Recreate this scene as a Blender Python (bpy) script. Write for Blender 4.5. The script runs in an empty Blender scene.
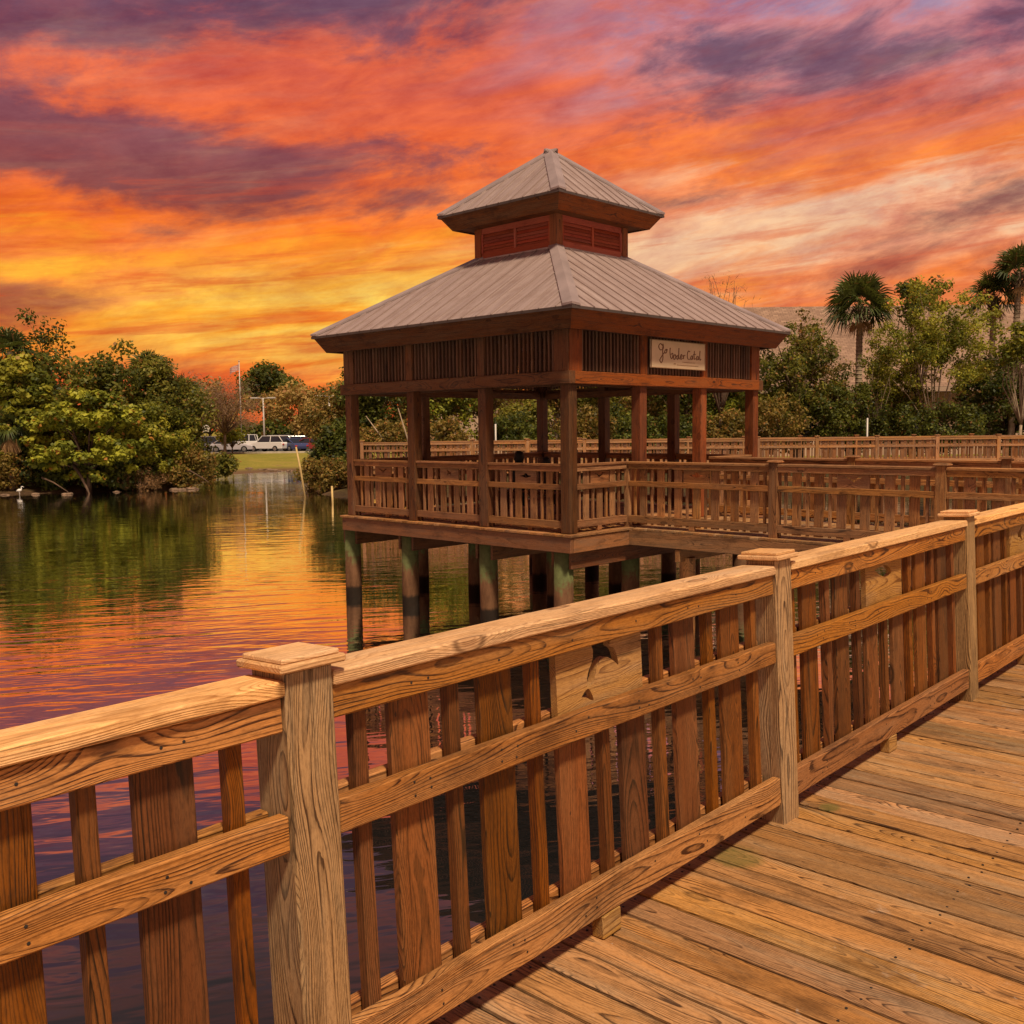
import bpy, bmesh, math, random
import numpy as np
from mathutils import Vector, Matrix

scene = bpy.context.scene
COL = scene.collection
PI = math.pi

# ------------------------------------------------------------------ camera
FOCAL_PX, PITCH, ROLL, EYE = 979.73, -0.0859, 0.0117, 1.68
cam_data = bpy.data.cameras.new('camera')
cam_data.sensor_width = 36.0
cam_data.lens = FOCAL_PX / 1024.0 * 36.0
cam_data.clip_start = 0.05
cam_data.clip_end = 4000.0
cam = bpy.data.objects.new('camera', cam_data)
COL.objects.link(cam)
fwd = Vector((0, math.cos(PITCH), math.sin(PITCH)))
up0 = Vector((0, -math.sin(PITCH), math.cos(PITCH)))
right = Vector((1, 0, 0)) * math.cos(ROLL) - up0 * math.sin(ROLL)
up = Vector((1, 0, 0)) * math.sin(ROLL) + up0 * math.cos(ROLL)
m3 = Matrix((right, up, -fwd)).transposed()
cam.matrix_world = Matrix.Translation((0, 0, EYE)) @ m3.to_4x4()
scene.camera = cam

# ------------------------------------------------------------------ node helper
class NT:
    """small wrapper that makes node trees short to write"""
    def __init__(self, tree):
        self.t = tree
        tree.nodes.clear()
    def n(self, kind, ins=None, **props):
        nd = self.t.nodes.new(kind)
        for k, v in props.items():
            setattr(nd, k, v)
        if ins:
            for k, v in ins.items():
                self.put(nd.inputs[k], v)
        return nd
    def put(self, sock, v):
        if hasattr(v, 'is_output'):
            self.t.links.new(v, sock)
        elif isinstance(v, bpy.types.Node):
            self.t.links.new(v.outputs[0], sock)
        else:
            sock.default_value = v
    def m(self, op, a, b=None, c=None, clamp=False):
        nd = self.t.nodes.new('ShaderNodeMath')
        nd.operation = op
        nd.use_clamp = clamp
        for i, v in enumerate((a, b, c)):
            if v is not None:
                self.put(nd.inputs[i], v)
        return nd.outputs[0]
    def sep(self, v):
        nd = self.n('ShaderNodeSeparateXYZ', {0: v})
        return nd.outputs[0], nd.outputs[1], nd.outputs[2]
    def comb(self, x, y, z):
        return self.n('ShaderNodeCombineXYZ', {0: x, 1: y, 2: z}).outputs[0]
    def noise(self, vec, scale=1.0, detail=3.0, rough=0.5, dist=0.0, color=False):
        nd = self.n('ShaderNodeTexNoise', {'Vector': vec, 'Scale': scale, 'Detail': detail, 'Roughness': rough, 'Distortion': dist})
        return nd.outputs[1 if color else 0]
    def ramp(self, f, stops, interp='LINEAR'):
        nd = self.n('ShaderNodeValToRGB', {0: f})
        cr = nd.color_ramp
        cr.interpolation = interp
        while len(cr.elements) < len(stops):
            cr.elements.new(1.0)
        for e, (p, c) in zip(cr.elements, stops):
            e.position = p
            e.color = tuple(c) + ((1.0,) if len(c) == 3 else ())
        return nd.outputs[0]
    def mix(self, f, a, b, mode='MIX'):
        nd = self.t.nodes.new('ShaderNodeMix')
        nd.data_type = 'RGBA'
        nd.blend_type = mode
        self.put(nd.inputs[0], f)
        for s, v in ((nd.inputs[6], a), (nd.inputs[7], b)):
            self.put(s, v if hasattr(v, 'is_output') else tuple(v) + ((1.0,) if len(v) == 3 else ()))
        return nd.outputs[2]
    def step(self, f, lo, hi):
        nd = self.n('ShaderNodeMapRange', {0: f, 1: lo, 2: hi, 3: 0.0, 4: 1.0}, interpolation_type='SMOOTHSTEP')
        return nd.outputs[0]
    def scale(self, v, s):
        return self.n('ShaderNodeVectorMath', {0: v, 1: s}, operation='MULTIPLY').outputs[0]

def srgb(r, g, b):
    f = lambda c: c / 12.92 if c <= 0.04045 else ((c + 0.055) / 1.055) ** 2.4
    return (f(r / 255.0), f(g / 255.0), f(b / 255.0))

# ------------------------------------------------------------------ sky
SUN_ELEV, SUN_AZ = math.radians(60), math.radians(158)      # azimuth clockwise from +Y (the view direction)
SKY_GAIN = 1.12
world = bpy.data.worlds.new('World')
scene.world = world
world.use_nodes = True
W = NT(world.node_tree)
dirv = W.n('ShaderNodeTexCoord').outputs['Generated']
dx, dy, dz = W.sep(W.n('ShaderNodeVectorMath', {0: dirv}, operation='NORMALIZE').outputs[0])
el = W.m('MULTIPLY', W.m('ARCSINE', dz), 57.2958)
az = W.m('MULTIPLY', W.m('ARCTAN2', dx, dy), 57.2958)
elt = W.m('SUBTRACT', el, W.m('MULTIPLY', az, 0.17))
# streaky cloud coordinates: stretched along the horizon and tilted up to the right
zz = W.m('SUBTRACT', W.m('MULTIPLY', dz, 11.0), W.m('MULTIPLY', dx, 2.4))
qv = W.comb(W.m('MULTIPLY', dx, 2.6), W.m('MULTIPLY', dy, 2.6), zz)
n_big = W.noise(qv, 1.1, 4.0, 0.55, 0.6)
zp = W.m('SUBTRACT', W.m('MULTIPLY', dz, 9.0), W.m('MULTIPLY', dx, 1.3))
n_mid = W.noise(W.comb(W.m('ADD', W.m('MULTIPLY', dx, 3.0), 5.3), W.m('ADD', W.m('MULTIPLY', dy, 3.0), 2.1), zp), 1.9, 9.0, 0.62, 0.35)
n_fine = W.noise(W.comb(W.m('MULTIPLY', dx, 9.0), W.m('MULTIPLY', dy, 9.0), W.m('SUBTRACT', W.m('MULTIPLY', dz, 24.0), W.m('MULTIPLY', dx, 3.4))), 1.6, 6.0, 0.65, 0.4)
zs = W.m('SUBTRACT', W.m('MULTIPLY', dz, 22.0), W.m('MULTIPLY', dx, 3.0))
n_str = W.noise(W.comb(W.m('MULTIPLY', dx, 2.6), W.m('MULTIPLY', dy, 2.6), zs), 1.7, 8.0, 0.62, 0.45)
ell = W.m('ADD', el, W.m('ADD', W.m('MULTIPLY', W.m('SUBTRACT', n_str, 0.5), 9.0), W.m('MULTIPLY', W.m('SUBTRACT', n_big, 0.5), 6.0)))
azz = W.m('ADD', az, W.m('MULTIPLY', W.m('SUBTRACT', n_big, 0.5), 40.0))
f_el = W.m('DIVIDE', ell, 60.0, clamp=True)
def deg(stops):
    return [(e / 60.0, srgb(*c)) for e, c in stops]
left = W.ramp(f_el, deg([(0, (222, 84, 36)), (3.0, (236, 104, 22)), (5.5, (250, 150, 26)), (7.5, (252, 170, 44)), (10, (246, 118, 20)), (14, (238, 102, 48)),
                         (18, (218, 94, 70)), (22, (172, 88, 96)), (28, (142, 84, 104)), (38, (116, 84, 104)), (60, (120, 100, 118))]))
rightc = W.ramp(f_el, deg([(0, (236, 120, 40)), (4.5, (252, 168, 56)), (7.0, (240, 128, 58)), (9.5, (236, 178, 138)), (11.5, (238, 186, 150)), (13.5, (240, 124, 54)),
                          (16, (206, 106, 88)), (18.5, (176, 130, 146)), (21, (164, 130, 156)), (24, (190, 104, 118)), (30, (142, 92, 116)), (42, (118, 90, 112)), (60, (120, 100, 118))]))
base = W.mix(W.step(azz, -9.0, 13.0), left, rightc)
# bright glow low in the middle left
def blob(a0, e0, sa, se, tilt=0.0):
    da = W.m('DIVIDE', W.m('SUBTRACT', az, a0), sa)
    de = W.m('DIVIDE', W.m('SUBTRACT', W.m('SUBTRACT', el, W.m('MULTIPLY', W.m('SUBTRACT', az, a0), tilt)), e0), se)
    r2 = W.m('ADD', W.m('MULTIPLY', da, da), W.m('MULTIPLY', de, de))
    return W.m('POWER', 2.71828, W.m('MULTIPLY', r2, -1.0))
def total(lst):
    acc = None
    for amp, args in lst:
        t = W.m('MULTIPLY', blob(*args), amp)
        acc = t if acc is None else W.m('ADD', acc, t)
    return acc
glow = W.m('MULTIPLY', blob(-9, 7.0, 11, 3.4, 0.12), W.step(n_str, 0.36, 0.66), clamp=True)
base = W.mix(W.m('MULTIPLY', glow, 0.95), base, srgb(255, 214, 92))
bias = total([(0.30, (-21, 14.0, 15, 2.4, -0.02)), (0.34, (-24, 22.5, 15, 4.0, 0.0)), (0.25, (23, 19.0, 10, 1.5, 0.16)), (0.24, (24, 11.0, 8, 1.2, 0.15)),
              (0.26, (-1, 24.5, 9, 2.0, 0.0)), (0.22, (-24, 7.2, 9, 1.0, 0.04)), (0.20, (9, 12.6, 5, 0.9, 0.12)), (0.16, (8, 19.5, 8, 1.2, 0.1)),
              (-0.30, (-8, 7.0, 10, 3.2, 0.1)), (-0.25, (14, 10.3, 8, 1.7, 0.1)), (-0.2, (-6, 17.5, 9, 2.0, 0.12))])
high = W.m('MULTIPLY', W.step(el, 22.0, 48.0), 0.30)
cov = W.m('ADD', W.m('ADD', W.m('ADD', n_mid, W.m('MULTIPLY', W.m('SUBTRACT', n_fine, 0.5), 0.22)), bias), high)
dark = W.step(cov, 0.49, 0.74)
lit = W.m('MULTIPLY', W.step(cov, 0.42, 0.56), W.m('SUBTRACT', 1.0, W.step(cov, 0.56, 0.74)))
dcol = W.ramp(W.m('DIVIDE', el, 60.0, clamp=True), deg([(0, (150, 62, 40)), (7, (158, 66, 48)), (12, (116, 62, 66)), (17, (114, 70, 86)), (24, (88, 68, 92)), (40, (84, 72, 92)), (60, (96, 86, 104))]))
sky = W.mix(W.m('MULTIPLY', lit, 0.35), base, srgb(255, 110, 42))
sky = W.mix(W.m('MULTIPLY', dark, 0.88), sky, dcol)
sky = W.mix(W.m('MULTIPLY', W.step(n_str, 0.45, 0.75), 0.12), sky, srgb(255, 190, 130))
sky = W.mix(W.m('MULTIPLY', W.step(n_fine, 0.42, 0.72), 0.22), sky, W.mix(0.5, dcol, srgb(226, 92, 50)))
n_str2 = W.noise(W.comb(W.m('MULTIPLY', dx, 4.0), W.m('ADD', W.m('MULTIPLY', dy, 4.0), 4.4), W.m('SUBTRACT', W.m('MULTIPLY', dz, 58.0), W.m('MULTIPLY', dx, 5.0))), 1.3, 7.0, 0.62, 0.3)
low = W.m('SUBTRACT', 1.0, W.step(el, 8.0, 18.0))
sky = W.mix(W.m('MULTIPLY', W.m('MULTIPLY', W.step(n_str2, 0.50, 0.66), low), 0.62), sky, W.mix(W.step(az, -6.0, 12.0), srgb(222, 82, 28), srgb(216, 104, 66)))
# cloud relief: many small lit and shaded lumps
n_det = W.noise(W.comb(W.m('MULTIPLY', dx, 10.0), W.m('MULTIPLY', dy, 10.0), W.m('SUBTRACT', W.m('MULTIPLY', dz, 30.0), W.m('MULTIPLY', dx, 5.0))), 1.5, 9.0, 0.66, 0.25)
n_lump = W.noise(W.comb(W.m('MULTIPLY', dx, 5.0), W.m('MULTIPLY', dy, 5.0), W.m('SUBTRACT', W.m('MULTIPLY', dz, 15.0), W.m('MULTIPLY', dx, 2.0))), 1.4, 7.0, 0.62, 0.3)
rel = W.m('ADD', W.m('MULTIPLY', W.m('SUBTRACT', n_det, 0.5), 1.35), W.m('MULTIPLY', W.m('SUBTRACT', W.step(n_lump, 0.34, 0.66), 0.5), 0.34))
shade_f = W.m('ADD', 0.98, rel)
sky = W.mix(1.0, sky, W.comb(W.m('ADD', 0.93, W.m('MULTIPLY', rel, 0.55)), shade_f, W.m('ADD', 1.0, W.m('MULTIPLY', rel, 0.75))), 'MULTIPLY')
plain = W.ramp(W.m('DIVIDE', el, 60.0, clamp=True), deg([(22, (196, 110, 88)), (27, (172, 112, 104)), (32, (128, 104, 112)), (40, (92, 88, 104)), (60, (86, 84, 98))]))
sky = W.mix(W.m('MULTIPLY', W.step(el, 23.5, 34.0), 0.78), sky, plain)
# towards the back of the camera the evening sky is paler and plainer
back = W.step(dy, 0.25, -0.55)
sky = W.mix(W.m('MULTIPLY', back, 0.8), sky, srgb(150, 118, 112))
zen = W.step(el, 42.0, 75.0)
sky = W.mix(W.m('MULTIPLY', zen, 0.75), sky, srgb(138, 118, 124))
below = W.step(el, 0.0, -3.0)
sky = W.mix(below, sky, srgb(70, 45, 30))
nish = W.n('ShaderNodeTexSky', sky_type='NISHITA', sun_disc=False, sun_elevation=SUN_ELEV, sun_rotation=SUN_AZ)
bg_c = W.n('ShaderNodeBackground', {'Color': sky, 'Strength': SKY_GAIN})
bg_n = W.n('ShaderNodeBackground', {'Color': nish.outputs[0], 'Strength': 0.05})
mixs = W.n('ShaderNodeMixShader', {0: 0.04, 1: bg_c.outputs[0], 2: bg_n.outputs[0]})
W.n('ShaderNodeOutputWorld', {0: mixs.outputs[0]})

# ------------------------------------------------------------------ sun (soft evening light through cloud) and exposure
sun_data = bpy.data.lights.new('sun', 'SUN')
sun_data.energy = 4.9
sun_data.angle = math.radians(7)
sun_data.color = (1.0, 0.82, 0.58)
sun = bpy.data.objects.new('sun', sun_data)
COL.objects.link(sun)
sdir = Vector((math.sin(SUN_AZ) * math.cos(SUN_ELEV), math.cos(SUN_AZ) * math.cos(SUN_ELEV), math.sin(SUN_ELEV)))
sun.rotation_euler = sdir.to_track_quat('Z', 'Y').to_euler()
sun.location = (30, -30, 40)
scene.view_settings.view_transform = 'Standard'
scene.view_settings.look = 'None'
scene.view_settings.exposure = 0.0
scene.view_settings.gamma = 1.0
scene.view_settings.use_curve_mapping = False

# ------------------------------------------------------------------ mesh collector
rng = np.random.default_rng(7)
random.seed(7)

def _chamfer_topology():
    """a box whose edges are cut by a small chamfer: 24 points, 26 faces (built once)"""
    corner = [(sx, sy, sz) for sx in (-1, 1) for sy in (-1, 1) for sz in (-1, 1)]
    idx = {}
    pts = []
    for c in corner:
        for ax in range(3):
            idx[(c, ax)] = len(pts)
            pts.append((c, ax))
    def pos(i, h=(1, 1, 1), ch=0.2):
        c, ax = pts[i]
        return np.array([c[k] * (h[k] - (0 if k == ax else ch)) for k in range(3)])
    faces = []
    for ax in range(3):
        o = [k for k in range(3) if k != ax]
        for s in (-1, 1):
            q = []
            for a, b in ((-1, -1), (1, -1), (1, 1), (-1, 1)):
                c = [0, 0, 0]
                c[ax], c[o[0]], c[o[1]] = s, a, b
                q.append(idx[(tuple(c), ax)])
            faces.append(q)
    for ax in range(3):
        o = [k for k in range(3) if k != ax]
        for a in (-1, 1):
            for b in (-1, 1):
                c0, c1 = [0, 0, 0], [0, 0, 0]
                c0[o[0]] = c1[o[0]] = a
                c0[o[1]] = c1[o[1]] = b
                c0[ax], c1[ax] = -1, 1
                c0, c1 = tuple(c0), tuple(c1)
                faces.append([idx[(c0, o[0])], idx[(c1, o[0])], idx[(c1, o[1])], idx[(c0, o[1])]])
    for c in corner:
        faces.append([idx[(c, 0)], idx[(c, 1)], idx[(c, 2)]])
    out = []
    for f in faces:
        p = [pos(i) for i in f]
        nrm = np.cross(p[1] - p[0], p[2] - p[0])
        if np.dot(nrm, sum(p)) < 0:
            f = f[::-1]
        out.append(f)
    sg = np.array([c for c, ax in pts], float)
    ins = np.array([[0 if k == ax else 1 for k in range(3)] for c, ax in pts], float)
    return sg, ins, out
CH_SG, CH_IN, CH_F = _chamfer_topology()

class MB:
    """collects boxes, tubes, leaves ... and links them as one mesh object"""
    def __init__(self):
        self.v, self.f, self.gc, self.tn, self.nv = [], [], [], [], 0
    def add(self, v, f, gc=None, tn=0.5):
        v = np.asarray(v, float)
        self.v.append(v)
        self.f.extend([tuple(int(i) + self.nv for i in q) for q in f])
        self.gc.append(v if gc is None else np.asarray(gc, float))
        self.tn.append(np.full(len(v), tn) if np.isscalar(tn) else np.asarray(tn, float))
        self.nv += len(v)
        return self
    def box(self, c, size, rot=None, grain=0, ch=0.004, tn=None, pith=None):
        """chamfered board; grain = axis the wood grain follows"""
        h = np.array(size, float) / 2
        ch = min(ch, h.min() * 0.45)
        loc = CH_SG * (h - CH_IN * ch)
        o = [k for k in range(3) if k != grain]
        g = np.empty_like(loc)
        pv = rng.uniform(-0.05, 0.05) if pith is None else pith[0]
        pw = rng.choice((-1, 1)) * rng.uniform(0.035, 0.11) if pith is None else pith[1]
        wide, thin = (o[0], o[1]) if h[o[0]] >= h[o[1]] else (o[1], o[0])
        g[:, 0] = loc[:, grain] + rng.uniform(0, 200)
        g[:, 1] = loc[:, wide] + pv
        g[:, 2] = loc[:, thin] + pw
        v = loc if rot is None else loc @ np.array(rot).T
        self.add(v + np.array(c, float), CH_F, g, rng.uniform(0, 1) if tn is None else tn)
        return self
    def prism(self, poly, axis_pts, grain=None):
        """poly: list of 3D points of one end; axis vector = extrusion"""
        p = np.array(poly, float)
        e = np.array(axis_pts, float)
        n = len(p)
        v = np.vstack([p, p + e])
        f = [tuple(range(n))[::-1], tuple(range(n, 2 * n))]
        f += [(i, (i + 1) % n, n + (i + 1) % n, n + i) for i in range(n)]
        # keep faces outward
        nrm = np.cross(p[1] - p[0], p[2] - p[0])
        if np.dot(nrm, e) < 0:
            f = [q[::-1] for q in f]
        self.add(v, f, None, rng.uniform(0, 1))
        return self
    def tube(self, pts, radii, seg=8, cap=True, tn=None):
        P = np.array(pts, float)
        R = np.full(len(P), radii) if np.isscalar(radii) else np.array(radii, float)
        n = len(P)
        T = np.gradient(P, axis=0)
        T /= np.linalg.norm(T, axis=1)[:, None] + 1e-9
        ref = np.array([0.0, 0.0, 1.0]) if abs(T[0][2]) < 0.9 else np.array([1.0, 0.0, 0.0])
        vs, g = [], []
        a = np.linspace(0, 2 * PI, seg, endpoint=False)
        L = 0
        off = rng.uniform(0, 100)
        for i in range(n):
            if i:
                L += np.linalg.norm(P[i] - P[i - 1])
            x = np.cross(ref, T[i])
            x /= np.linalg.norm(x) + 1e-9
            y = np.cross(T[i], x)
            vs.append(P[i] + R[i] * (np.cos(a)[:, None] * x + np.sin(a)[:, None] * y))
            g.append(np.column_stack([np.full(seg, L + off), R[i] * np.cos(a), R[i] * np.sin(a)]))
        v = np.vstack(vs)
        f = []
        for i in range(n - 1):
            for k in range(seg):
                k2 = (k + 1) % seg
                f.append((i * seg + k, i * seg + k2, (i + 1) * seg + k2, (i + 1) * seg + k))
        if cap:
            f.append(tuple(range(seg))[::-1])
            f.append(tuple(range((n - 1) * seg, n * seg)))
        self.add(v, f, np.vstack(g), rng.uniform(0, 1) if tn is None else tn)
        return self
    def lathe(self, prof, c=(0, 0, 0), seg=16, rot=None):
        """prof: (radius, z) pairs"""
        a = np.linspace(0, 2 * PI, seg, endpoint=False)
        v = np.vstack([np.column_stack([r * np.cos(a), r * np.sin(a), np.full(seg, z)]) for r, z in prof])
        f = []
        for i in range(len(prof) - 1):
            for k in range(seg):
                k2 = (k + 1) % seg
                f.append((i * seg + k, i * seg + k2, (i + 1) * seg + k2, (i + 1) * seg + k))
        f.append(tuple(range(seg))[::-1])
        f.append(tuple(range((len(prof) - 1) * seg, len(prof) * seg)))
        if rot is not None:
            v = v @ np.array(rot).T
        self.add(v + np.array(c, float), f)
        return self
    def quads(self, V, tn):
        """V: (n,4,3) array of loose quads, tn one value each"""
        n = len(V)
        base = self.nv
        self.v.append(V.reshape(-1, 3))
        self.f.append(('Q', base, n))
        self.gc.append(V.reshape(-1, 3))
        self.tn.append(np.repeat(tn, 4))
        self.nv += 4 * n
        return self
    def mesh(self, name, smooth=False):
        me = bpy.data.meshes.new(name)
        V = np.vstack(self.v)
        loops, tot = [], []
        for q in self.f:
            if q[0] == 'Q':
                loops.append(np.arange(q[1], q[1] + 4 * q[2]))
                tot.append(np.full(q[2], 4))
            else:
                loops.append(np.array(q))
                tot.append(np.array([len(q)]))
        loops = np.concatenate(loops).astype(np.int32)
        tot = np.concatenate(tot).astype(np.int32)
        start = np.concatenate([[0], np.cumsum(tot)[:-1]]).astype(np.int32)
        me.vertices.add(len(V))
        me.vertices.foreach_set('co', V.astype(np.float32).ravel())
        me.loops.add(len(loops))
        me.loops.foreach_set('vertex_index', loops)
        me.polygons.add(len(tot))
        me.polygons.foreach_set('loop_start', start)
        me.polygons.foreach_set('loop_total', tot)
        me.update(calc_edges=True)
        a = me.attributes.new('gc', 'FLOAT_VECTOR', 'POINT')
        a.data.foreach_set('vector', np.vstack(self.gc).astype(np.float32).ravel())
        b = me.attributes.new('tint', 'FLOAT', 'POINT')
        b.data.foreach_set('value', np.concatenate(self.tn).astype(np.float32))
        me.polygons.foreach_set('use_smooth', np.full(len(tot), bool(smooth)))
        return me
    def build(self, name, mat, parent=None, smooth=False):
        return link(name, self.mesh(name, smooth), mat, parent)

def link(name, me, mat, parent=None):
    o = bpy.data.objects.new(name, me)
    COL.objects.link(o)
    if mat is not None and not me.materials:
        me.materials.append(mat)
    if parent is not None:
        o.parent = parent
    return o
def tag(o, label=None, cat=None, group=None, kind=None):
    for k, v in (('label', label), ('category', cat), ('group', group), ('kind', kind)):
        if v:
            o[k] = v
    return o
def thing(name, label, cat, loc=(0, 0, 0), rotz=0.0, group=None):
    o = bpy.data.objects.new(name, None)
    COL.objects.link(o)
    o.empty_display_size = 0.3
    o.location = loc
    o.rotation_euler = (0, 0, rotz)
    return tag(o, label, cat, group)
def copy_tree(o, parent=None):
    c = o.copy()
    COL.objects.link(c)
    c.parent = parent
    for ch in list(o.children):
        copy_tree(ch, c)
    return c

# ------------------------------------------------------------------ materials
def new_mat(name):
    m = bpy.data.materials.new(name)
    m.use_nodes = True
    return m, NT(m.node_tree)
def attr(T, name):
    return T.n('ShaderNodeAttribute', attribute_name=name)
def finish(T, col, rough=0.7, bump=None, bstr=0.3, bdist=0.01, metal=0.0, spec=0.3, **kw):
    ins = {'Base Color': col, 'Roughness': rough, 'Metallic': metal, 'Specular IOR Level': spec}
    ins.update(kw)
    p = T.n('ShaderNodeBsdfPrincipled')
    for k, v in ins.items():
        if k == 'Base Color' and isinstance(v, tuple):
            v = v + (1.0,)
        T.put(p.inputs[k], v)
    if bump is not None:
        b = T.n('ShaderNodeBump', {'Height': bump, 'Strength': bstr, 'Distance': bdist})
        T.put(p.inputs['Normal'], b.outputs[0])
    T.n('ShaderNodeOutputMaterial', {0: p.outputs[0]})
    return p

def wood(name, light, dark, grey=(0.30, 0.24, 0.18), weather=0.35, ring=0.0075, knots=1.0, contrast=1.0, rough=0.68, algae=None, var=0.45, wear=None):
    """flat-sawn pine: growth rings cut by the board, knots, fibres, weathering; follows every board's own grain axes"""
    m, T = new_mat(name)
    gc = attr(T, 'gc').outputs['Vector']
    tn = attr(T, 'tint').outputs['Fac']
    u, v, w = T.sep(gc)
    # slow wander of the pith along the board gives the pointed arches of flat-sawn pine
    wob = T.noise(T.comb(T.m('MULTIPLY', u, 0.9), T.m('MULTIPLY', v, 2.5), T.m('MULTIPLY', w, 2.5)), 1.0, 2.0, 0.5, 0.0, True)
    wx, wy, wz = T.sep(wob)
    v2 = T.m('ADD', v, T.m('MULTIPLY', T.m('SUBTRACT', wx, 0.5), 0.16))
    w2 = T.m('ADD', w, T.m('MULTIPLY', T.m('SUBTRACT', wy, 0.5), 0.13))
    r = T.m('SQRT', T.m('ADD', T.m('MULTIPLY', v2, v2), T.m('MULTIPLY', w2, w2)))
    # knots
    kv = T.comb(T.m('MULTIPLY', u, 1.9), T.m('MULTIPLY', v, 5.2), T.m('MULTIPLY', w, 3.0))
    vo = T.n('ShaderNodeTexVoronoi', {'Vector': kv, 'Scale': 1.0, 'Randomness': 1.0})
    kd = vo.outputs['Distance']
    kr = T.sep(vo.outputs['Color'])[0]
    has = T.m('GREATER_THAN', kr, 0.38)
    kb = T.m('MULTIPLY', T.m('POWER', 2.71828, T.m('MULTIPLY', T.m('MULTIPLY', kd, kd), -16.0)), has)
    r = T.m('ADD', r, T.m('MULTIPLY', kb, 0.045 * knots))
    fine = T.noise(T.comb(T.m('MULTIPLY', u, 5.0), T.m('MULTIPLY', v, 60.0), T.m('MULTIPLY', w, 60.0)), 1.0, 3.0, 0.6)
    rr = T.m('ADD', T.m('DIVIDE', r, ring), T.m('MULTIPLY', T.m('SUBTRACT', fine, 0.5), 0.35))
    # unequal ring widths
    rr = T.m('ADD', rr, T.m('MULTIPLY', T.m('SINE', T.m('MULTIPLY', r, 130.0)), 0.5))
    saw = T.m('FRACT', rr)
    late = T.m('MULTIPLY', T.step(saw, 0.42, 0.92), T.m('SUBTRACT', 1.0, T.step(saw, 0.93, 1.0)))
    fib = T.noise(T.comb(T.m('MULTIPLY', u, 3.0), T.m('MULTIPLY', v, 170.0), T.m('MULTIPLY', w, 170.0)), 1.0, 3.0, 0.6)
    pale = T.noise(T.comb(T.m('MULTIPLY', u, 2.6), T.m('MULTIPLY', v, 14.0), T.m('ADD', T.m('MULTIPLY', w, 14.0), 9.0)), 1.0, 5.0, 0.7)
    lf = T.m('MULTIPLY', late, T.m('MULTIPLY', T.m('ADD', 0.55, T.m('MULTIPLY', T.step(pale, 0.32, 0.66), 0.62)), contrast), clamp=True)
    lf = T.m('ADD', lf, T.m('ADD', T.m('MULTIPLY', T.m('SUBTRACT', fib, 0.5), 0.95), T.m('MULTIPLY', T.m('SUBTRACT', fine, 0.5), 0.35)), clamp=True)
    mid = tuple(a * 0.5 + b * 0.5 for a, b in zip(light, dark))
    col = T.ramp(lf, [(0.0, light), (0.45, tuple(a * 0.72 + b * 0.28 for a, b in zip(light, dark))), (0.8, mid), (1.0, dark)])
    # weathering: grey patches, long along the grain
    we = T.noise(T.comb(T.m('MULTIPLY', u, 1.3), T.m('MULTIPLY', v, 9.0), T.m('MULTIPLY', w, 9.0)), 1.0, 5.0, 0.65)
    wf = T.m('MULTIPLY', T.step(we, 0.40, 0.72), weather)
    col = T.mix(wf, col, T.mix(T.m('MULTIPLY', late, 0.55), grey, tuple(c * 0.45 for c in grey)))
    # dirt and water stains
    st = T.noise(T.comb(T.m('MULTIPLY', u, 2.1), T.m('MULTIPLY', v, 5.0), T.m('ADD', T.m('MULTIPLY', w, 5.0), 31.0)), 1.0, 6.0, 0.7)
    col = T.mix(T.m('MULTIPLY', T.step(st, 0.48, 0.74), 0.62), col, tuple(c * 0.5 for c in dark))
    # drying checks: thin dark splits along the grain
    ck = T.noise(T.comb(T.m('MULTIPLY', u, 1.7), T.m('MULTIPLY', v, 95.0), T.m('MULTIPLY', w, 95.0)), 1.0, 4.0, 0.6)
    ck2 = T.step(T.noise(T.comb(T.m('MULTIPLY', u, 2.3), T.m('MULTIPLY', v, 7.0), T.m('ADD', T.m('MULTIPLY', w, 7.0), 57.0)), 1.0, 3.0, 0.6), 0.44, 0.60)
    chk = T.m('MULTIPLY', T.step(ck, 0.60, 0.70), ck2)
    col = T.mix(T.m('MULTIPLY', chk, 0.70), col, tuple(c * 0.3 for c in dark))
    grit = T.noise(T.comb(T.m('MULTIPLY', u, 40.0), T.m('MULTIPLY', v, 190.0), T.m('MULTIPLY', w, 190.0)), 1.0, 3.0, 0.7)
    col = T.mix(T.m('MULTIPLY', T.step(grit, 0.42, 0.66), 0.34), col, tuple(c * 0.7 for c in dark))
    # knot cores
    core = T.m('MULTIPLY', T.m('SUBTRACT', 1.0, T.step(kd, 0.045, 0.115)), has)
    rim = T.m('MULTIPLY', T.m('MULTIPLY', T.step(kd, 0.07, 0.105), T.m('SUBTRACT', 1.0, T.step(kd, 0.105, 0.15))), has)
    col = T.mix(T.m('MULTIPLY', core, 0.55 * knots), col, tuple(c * 0.8 for c in dark))
    col = T.mix(T.m('MULTIPLY', rim, 0.75 * knots), col, tuple(c * 0.35 for c in dark))
    # nail and check marks, a few
    pit = T.n('ShaderNodeTexVoronoi', {'Vector': T.comb(T.m('MULTIPLY', u, 4.0), T.m('MULTIPLY', v, 9.0), T.m('MULTIPLY', w, 2.0)), 'Scale': 1.0}).outputs['Distance']
    col = T.mix(T.m('MULTIPLY', T.m('SUBTRACT', 1.0, T.step(pit, 0.02, 0.042)), 0.8), col, (0.02, 0.012, 0.008))
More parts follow.
